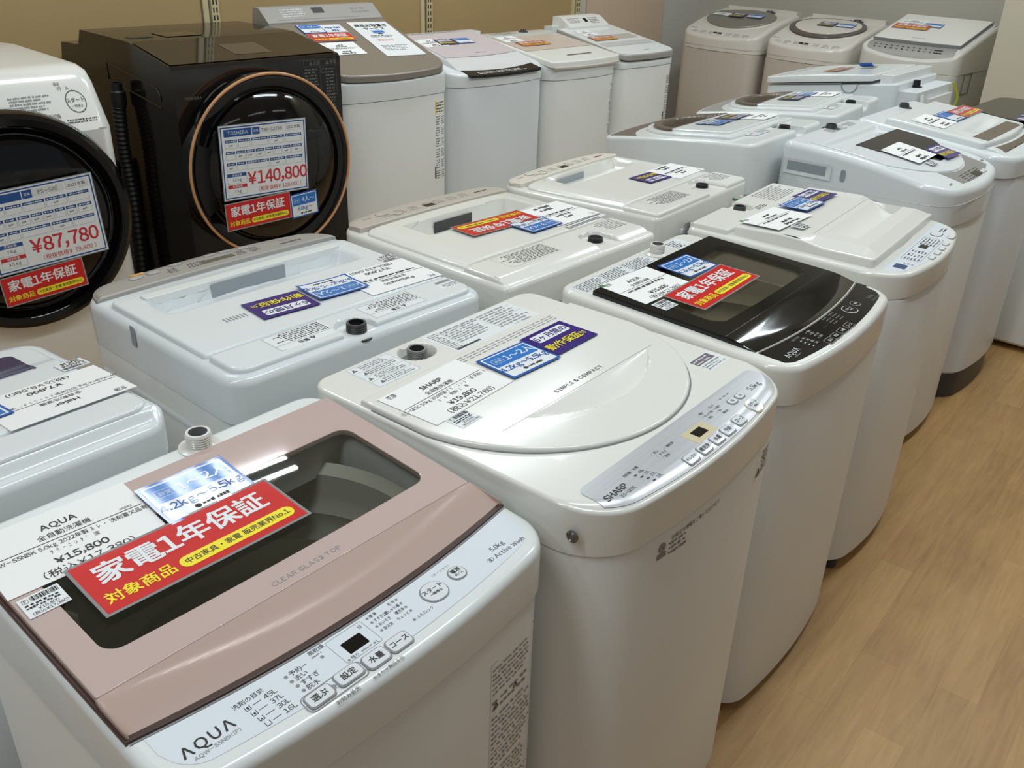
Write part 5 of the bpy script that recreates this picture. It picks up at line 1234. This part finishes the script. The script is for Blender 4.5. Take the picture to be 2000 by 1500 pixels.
# arched grey-blue
AZ = lambda y: .9155+.1394*y+.016*(1-(y/.28)**2)+.0095
ks = lambda y: math.atan(.1394-.032*y/.0784)
card('F5', -.035, -.045, AZ(-.045), 'white price card on the dark window of the arched washer', '', '', '', '', '', 1, ks(-.05), .165, .125)
barsticker('F5', -.055, -.125, AZ(-.125)-.001, 'barcode label below the price card on the arched washer', '', '', 1, ks(-.125), .05, .026)
purple('F5', .105, -.105, AZ(-.105)+.001, 'purple six month guarantee tag on the arched washer', -3, ks(-.105), .112)
# bronze panels
QZ = lambda y: .925+.1053*y+.0235; kq = math.atan(.1053)
card('F6', -.12, .06, QZ(.06), 'white price card on the bronze-panelled washer', '', '', '', '', '', 2, kq, .16, .115)
capacity('F6', .02, .05, QZ(.05)+.0008, 'blue capacity tag on the bronze-panelled washer', '', '', rot=0, slope=kq, w=.118)
warranty('F6', .165, .045, QZ(.045)+.0006, 'red warranty tag on the bronze-panelled washer', 0, kq, .20, curl(.2, .1))
capacity('F7', -.15, .02, .912, 'blue capacity tag on the black rounded lid by the pillar', '', '', rot=-10, slope=.08, w=.12)
purple('F7', -.235, .03, .9105, 'purple tag half under the blue one on the black rounded lid', -10, .08, .10)
# left picture edge
NZ = lambda y: .874+.073*y+.0089; kn = math.atan(.073)
card('S1', -.172, .083, NZ(.083), 'white price card reading ¥7,800 on the navy-windowed washer', 'Haier', 'JW-K42H 4.2kg 2015年製 ｸﾘｰﾆﾝｸﾞ済 50Hz/6', '', '¥7,800', '(税込¥8,580)', 0, kn, .19, .138, '下店')
capacity('S1', -.045, .055, NZ(.055)+.001, 'blue and white 1~2 person tag on the navy-windowed washer', rot=2, slope=kn)
barsticker('S1', -.246, -.016, NZ(-.016)+.0002, 'barcode label on the navy-windowed washer', '', '', 2, kn)
# grey panel, trough handle
card('S2', -.19, .083, .8925, 'white price card reading ¥17,800 on the trough-handled lid', 'Panasonic', '', '', '¥17,800', '(税込¥19,580)', -3, .003, .178, .135, '日立' if 0 else 'FF')
capacity('S2', -.066, .06, .8933, 'blue and white 1~2 person tag on the trough-handled lid', rot=-4, w=.116, bend=lambda u, v: .001+1.6*max(0, u-.02)**2+2.0*max(0, -u-.03)**2+.5*v*v)
purple('S2', .058, .063, .8927, 'purple six month guarantee tag on the trough-handled lid', -5, 0, .119)
barsticker('S2', -.262, .0, .8925, 'barcode label on the trough-handled lid', '', '', 0, 0, .04, .03)
# deep well
card('S3', -.183, .035, .8855, 'white price card on the washer with the deep lid well', '', '', '', '', '', 0, 0, .17, .145)
warranty('S3', .0, -.008, .8866, 'red one year warranty tag beside the deep lid well', -3, 0, .222, curl(.1, .2))
capacity('S3', -.066, .062, .8872, 'blue 3~4 person tag beside the deep lid well', '3~4人', '6.0kg~7.9kg', rot=0, w=.112)
m = sheet(.155, .018, LAMW, None, lambda q, s: (rect(q, -.074, -.0075, .074, -.0045, INKM, s), rect(q, -.05, .004, .074, .007, INKM, s)), 0)
tagged(m, 'striped_label', 'narrow label with two black bars on the deep-well washer', 'label', None, 'S3', -.185, .124, .8858, 2)
# shallow trough
kz = math.atan(.01/.52); VZ = lambda y: .8828+.019*y
card('S4', -.175, .063, VZ(.063), 'white price card on the washer with the shallow lid trough', '', '', '', '', '', 0, kz, .16, .12)
purple('S4', -.047, .053, VZ(.053)+.0006, 'purple six month guarantee tag on the shallow-trough washer', -4, kz, .108)
# bronze ring pair
GZ = lambda y: .924+.1088*y+.008*(1-(y/.285)**2)+.0185; kg = math.atan(.1088)
for key, dx, nm in (('S5', .0, 'nearer bronze-handled washer'), ('S6', .02, 'farther bronze-handled washer')):
    a, b = (-.09, .035) if key == 'S5' else (.02, -.10)
    purple(key, a, .03, GZ(.03)+.0006, 'purple guarantee tag on the '+nm, 2, kg, .112, face=PURPD); capacity(key, b, .03, GZ(.03)+.0003, 'blue capacity tag on the '+nm, rot=2, slope=kg, w=.118)
    card(key, -.15 if key == 'S5' else -.13, .10, GZ(.10), 'white price card on the '+nm, '', '', '', '', '', 2, kg, .15, .11)
warranty('S7', .06, -.03, .996, 'orange-red warranty tag on the tall side-on washer', 0, .13, .18, curl(.05, .1), red=REDF)
capacity('S7', -.04, .06, 1.009, 'blue tag with a lifted corner on the tall side-on washer', '', '', rot=0, slope=.13, w=.08, bend=lambda u, v: .001+12*max(0, u)**2)
# gold wall row
k3 = math.atan(.145/.46); Z3 = lambda y: 1.0+.3152*(y-.01)+.0012
capacity('B3', -.125, .405, Z3(.405)+.0005, 'blue 4人 tag high on the metallic tan lid', '4人~', '', rot=-3, slope=k3, w=.105)
m = sheet(.10, .075, LAMW, None, lambda q, s: (fine_print(q, -.038, -.002, .038, .016, 1, BLUED, s, 305, .85, ragged=0), fine_print(q, -.016, -.027, .018, -.01, 1, BLUED, s, 306, .85, ragged=0), outline_rect(q, -.049, -.036, .049, .036, .001, BLUE, s)))
tagged(m, 'feature_tag', 'white tag with blue print beside the blue tag on the metallic tan lid', 'tag', None, 'B3', -.022, .40, Z3(.40), -3, k3)
warranty('B3', -.082, .325, Z3(.325)+.0006, 'red one year warranty tag on the metallic tan lid', -3, k3, .19)
card('B3', -.095, .228, Z3(.228), 'white price card on the metallic tan lid', '', '', '', '', '', -3, k3, .155, .11)
def service(m, s):
    T = lambda t, u, v, e, c=INKM, **q: text(m, t, u, v, e, c, surf=s, **q)
    T('商品お取置き', 0, .125, .027, bold=.02); T('サービス', 0, .095, .026, bold=.02)
    rect(m, -.03, .048, .03, .078, BLUE, s); outline_rect(m, -.028, .05, .028, .076, .002, LAMW, s, .0006); rect(m, -.012, .040, .012, .048, INKM, s)
    fine_print(m, -.06, .008, .06, .033, 2, INKM, s, 301, .6); fine_print(m, -.05, -.025, .05, -.008, 2, REDT, s, 302, .5); fine_print(m, -.065, -.115, .065, -.06, 4, INKG, s, 303, .5)
m = sheet(.192, .325, LAMW, None, service); tagged(m, 'service_notice', 'tall white paper notice on the right of the metallic tan lid', 'notice', None, 'B3', .158, .284, Z3(.284), -4, k3)
k4 = math.atan(.09/.46); Z4 = lambda y: .965+.1957*(y-.01)+.0138
card('B4', -.135, .345, Z4(.345), 'white price card on the pale lilac lid', '', '', '', '', '', 0, k4, .13, .10); purple('B4', -.056, .34, Z4(.34)+.0006, 'purple guarantee tag on the pale lilac lid', -3, k4, .10, face=PURPD); capacity('B4', .045, .34, Z4(.34)+.0006, 'blue capacity tag on the pale lilac lid', '', '', rot=-3, slope=k4, w=.095)
k5 = math.atan(.064/.46); Z5 = lambda y: .958+.139*(y-.01)+.0118
card('B5', -.145, .40, Z5(.40), 'white price card on the pinkish beige lid', '', '', '', '', '', 0, k5, .12, .10); warranty('B5', -.08, .30, Z5(.30)+.0006, 'orange-red warranty tag on the pinkish beige lid', -1, k5, .18, red=REDF)
k6 = math.atan(.08/.46); Z6 = lambda y: .965+.1739*(y-.01)+.0012
card('B6', -.10, .36, Z6(.36), 'white price card on the overhanging lid by the console', '', '', '', '', '', 0, k6, .11, .09); warranty('B6', -.08, .262, Z6(.262)+.0006, 'orange-red warranty tag on the overhanging lid', -1, k6, .17, red=REDF)
# grey wall row
SR = lambda yy: .935+.17*(1-math.exp(-(yy+.25)*2.9))*1.05-.10*max(0, .02-(yy+.25))
def kr(yy): return math.atan((SR(yy+.01)-SR(yy-.01))/.02)
for key, lst in (('R1', (('card', -.14, .02), ('purple', -.03, .02), ('cap', .09, .03))), ('R2', (('purple', -.01, .03), ('cap', .10, .035)))):
    nm = 'tan oval lid' if key == 'R1' else 'dark-ringed oval lid'
    for kd, x, y in lst:
        z = SR(y)+.0185; s_ = kr(y)
        if kd == 'card': card(key, x, y, z-.002, 'white price card on the '+nm, '', '', '', '', '', 0, s_, .125, .05)
        elif kd == 'purple': purple(key, x, y, z, 'purple guarantee tag on the '+nm, 0, s_, .10, face=PURPD)
        else: capacity(key, x, y, z, 'blue capacity tag on the '+nm, '', '', rot=0, slope=s_, w=.105, h=.06)
k9 = math.atan(.27); Z9 = lambda y: 1.0+(y+.25)*.27+.0134
card('R3', -.135, .085, Z9(.085), 'white price card on the large square lid', '', '', '', '', '', 0, k9, .15, .08); capacity('R3', -.02, .062, Z9(.062)+.0005, 'blue capacity tag on the large square lid', '', '', rot=0, slope=k9, w=.10, h=.055); warranty('R3', -.115, .018, Z9(.018)+.0006, 'orange-red warranty tag on the large square lid', 0, k9, .19, red=REDF)
# big price sheets on the drum doors
def price_sheet(brand, model, year, price, net, kg1, kg2):
    def draw(m, s):
        T = lambda t, u, v, e, c=INKM, **q: text(m, t, u, v, e, c, surf=s, **q)
        B = lambda a, b, c, d, col=SHEETB: rect(m, a, b, c, d, col, s)
        O = lambda a, b, c, d: outline_rect(m, a, b, c, d, .0006, INKG, s)
        outline_rect(m, -.157, -.117, .157, .117, .004, SHEETB, s)
        B(-.145, .085, -.045, .109); T(brand, -.095, .097, .015, LAMW, eps=.0005); B(-.042, .085, -.015, .109); T('型番', -.0285, .097, .009, LAMW, eps=.0005); B(-.013, .087, .075, .108, mat('sheet_pale', (220, 222, 222), .4)); T(model, .03, .097, .014, eps=.0005); O(.082, .087, .145, .108); T(year, .113, .097, .0125)
        for r, (y, cells) in enumerate(((.075, (-.145, -.098, -.05, .015, .078, .145)), (.038, (-.145, -.108, -.072, -.036, 0, .033, .066, .1, .145)), (.001, (-.145, -.108, -.072, .015, .078, .145)))):
            for a, b in zip(cells, cells[1:]):
                B(a+.002, y-.009, b-.002, y); O(a+.002, y-.027, b-.002, y); fine_print(m, a+.006, y-.007, b-.006, y-.002, 1, LAMW, s, int(a*900)+200, .8, .0005, ragged=0)
                if (int(a*1000)+r) % 2: fine_print(m, (a+b)/2-.008, y-.021, (a+b)/2+.008, y-.014, 1, INKG, s, 3, .8, ragged=0)
        B(-.145, -.045, -.075, -.034); T('洗濯容量', -.11, -.0395, .009, LAMW, eps=.0005); O(-.145, -.068, -.075, -.045); T(kg1, -.11, -.056, .012)
        B(-.145, -.083, -.075, -.072, REDT); T('乾燥容量', -.11, -.0775, .009, LAMW, eps=.0005); O(-.145, -.105, -.075, -.083); T(kg2, -.11, -.094, .012)
        T(price, .043, -.057, .056, REDT, bold=.018, sx=.92); T(net, .05, -.097, .018, REDT, bold=.004, sx=.95)
    return sheet(.32, .24, LAMW, None, draw, .003, film=CLEARF)
tagged(price_sheet('TOSHIBA', 'TW-127X9', '2021年製', '¥140,800', '(税抜価格¥ 128,000 )', '12 kg', '7 kg'), 'price_sheet', 'large blue-framed price sheet reading ¥140,800 on the copper-ringed door', 'price sheet', 'blue-framed price sheets', 'B2', -.085, -.122, .803, -1.5, 0, True)
warranty('B2', -.128, -.122, .630, 'red one year warranty tag on the copper-ringed door', 1.0, 0, .242, up=True); capacity('B2', .052, -.122, .624, 'blue 4人 tag on the copper-ringed door', '4人~', '8.0kg~', rot=3, w=.11, up=True, h=.086)
tagged(price_sheet('', 'ES-S7G', '2021年製', '¥87,780', '(税抜価格¥ 79,800 )', '7 kg', '3.5 kg'), 'price_sheet', 'large blue-framed price sheet reading ¥87,780 on the black round door', 'price sheet', 'blue-framed price sheets', 'B1', .035, -.085, .708, 3, 0, True)
warranty('B1', -.0, -.085, .535, 'red one year warranty tag on the black round door', 4, 0, .235, up=True)
# green foam piece on the floor by the white drum washer
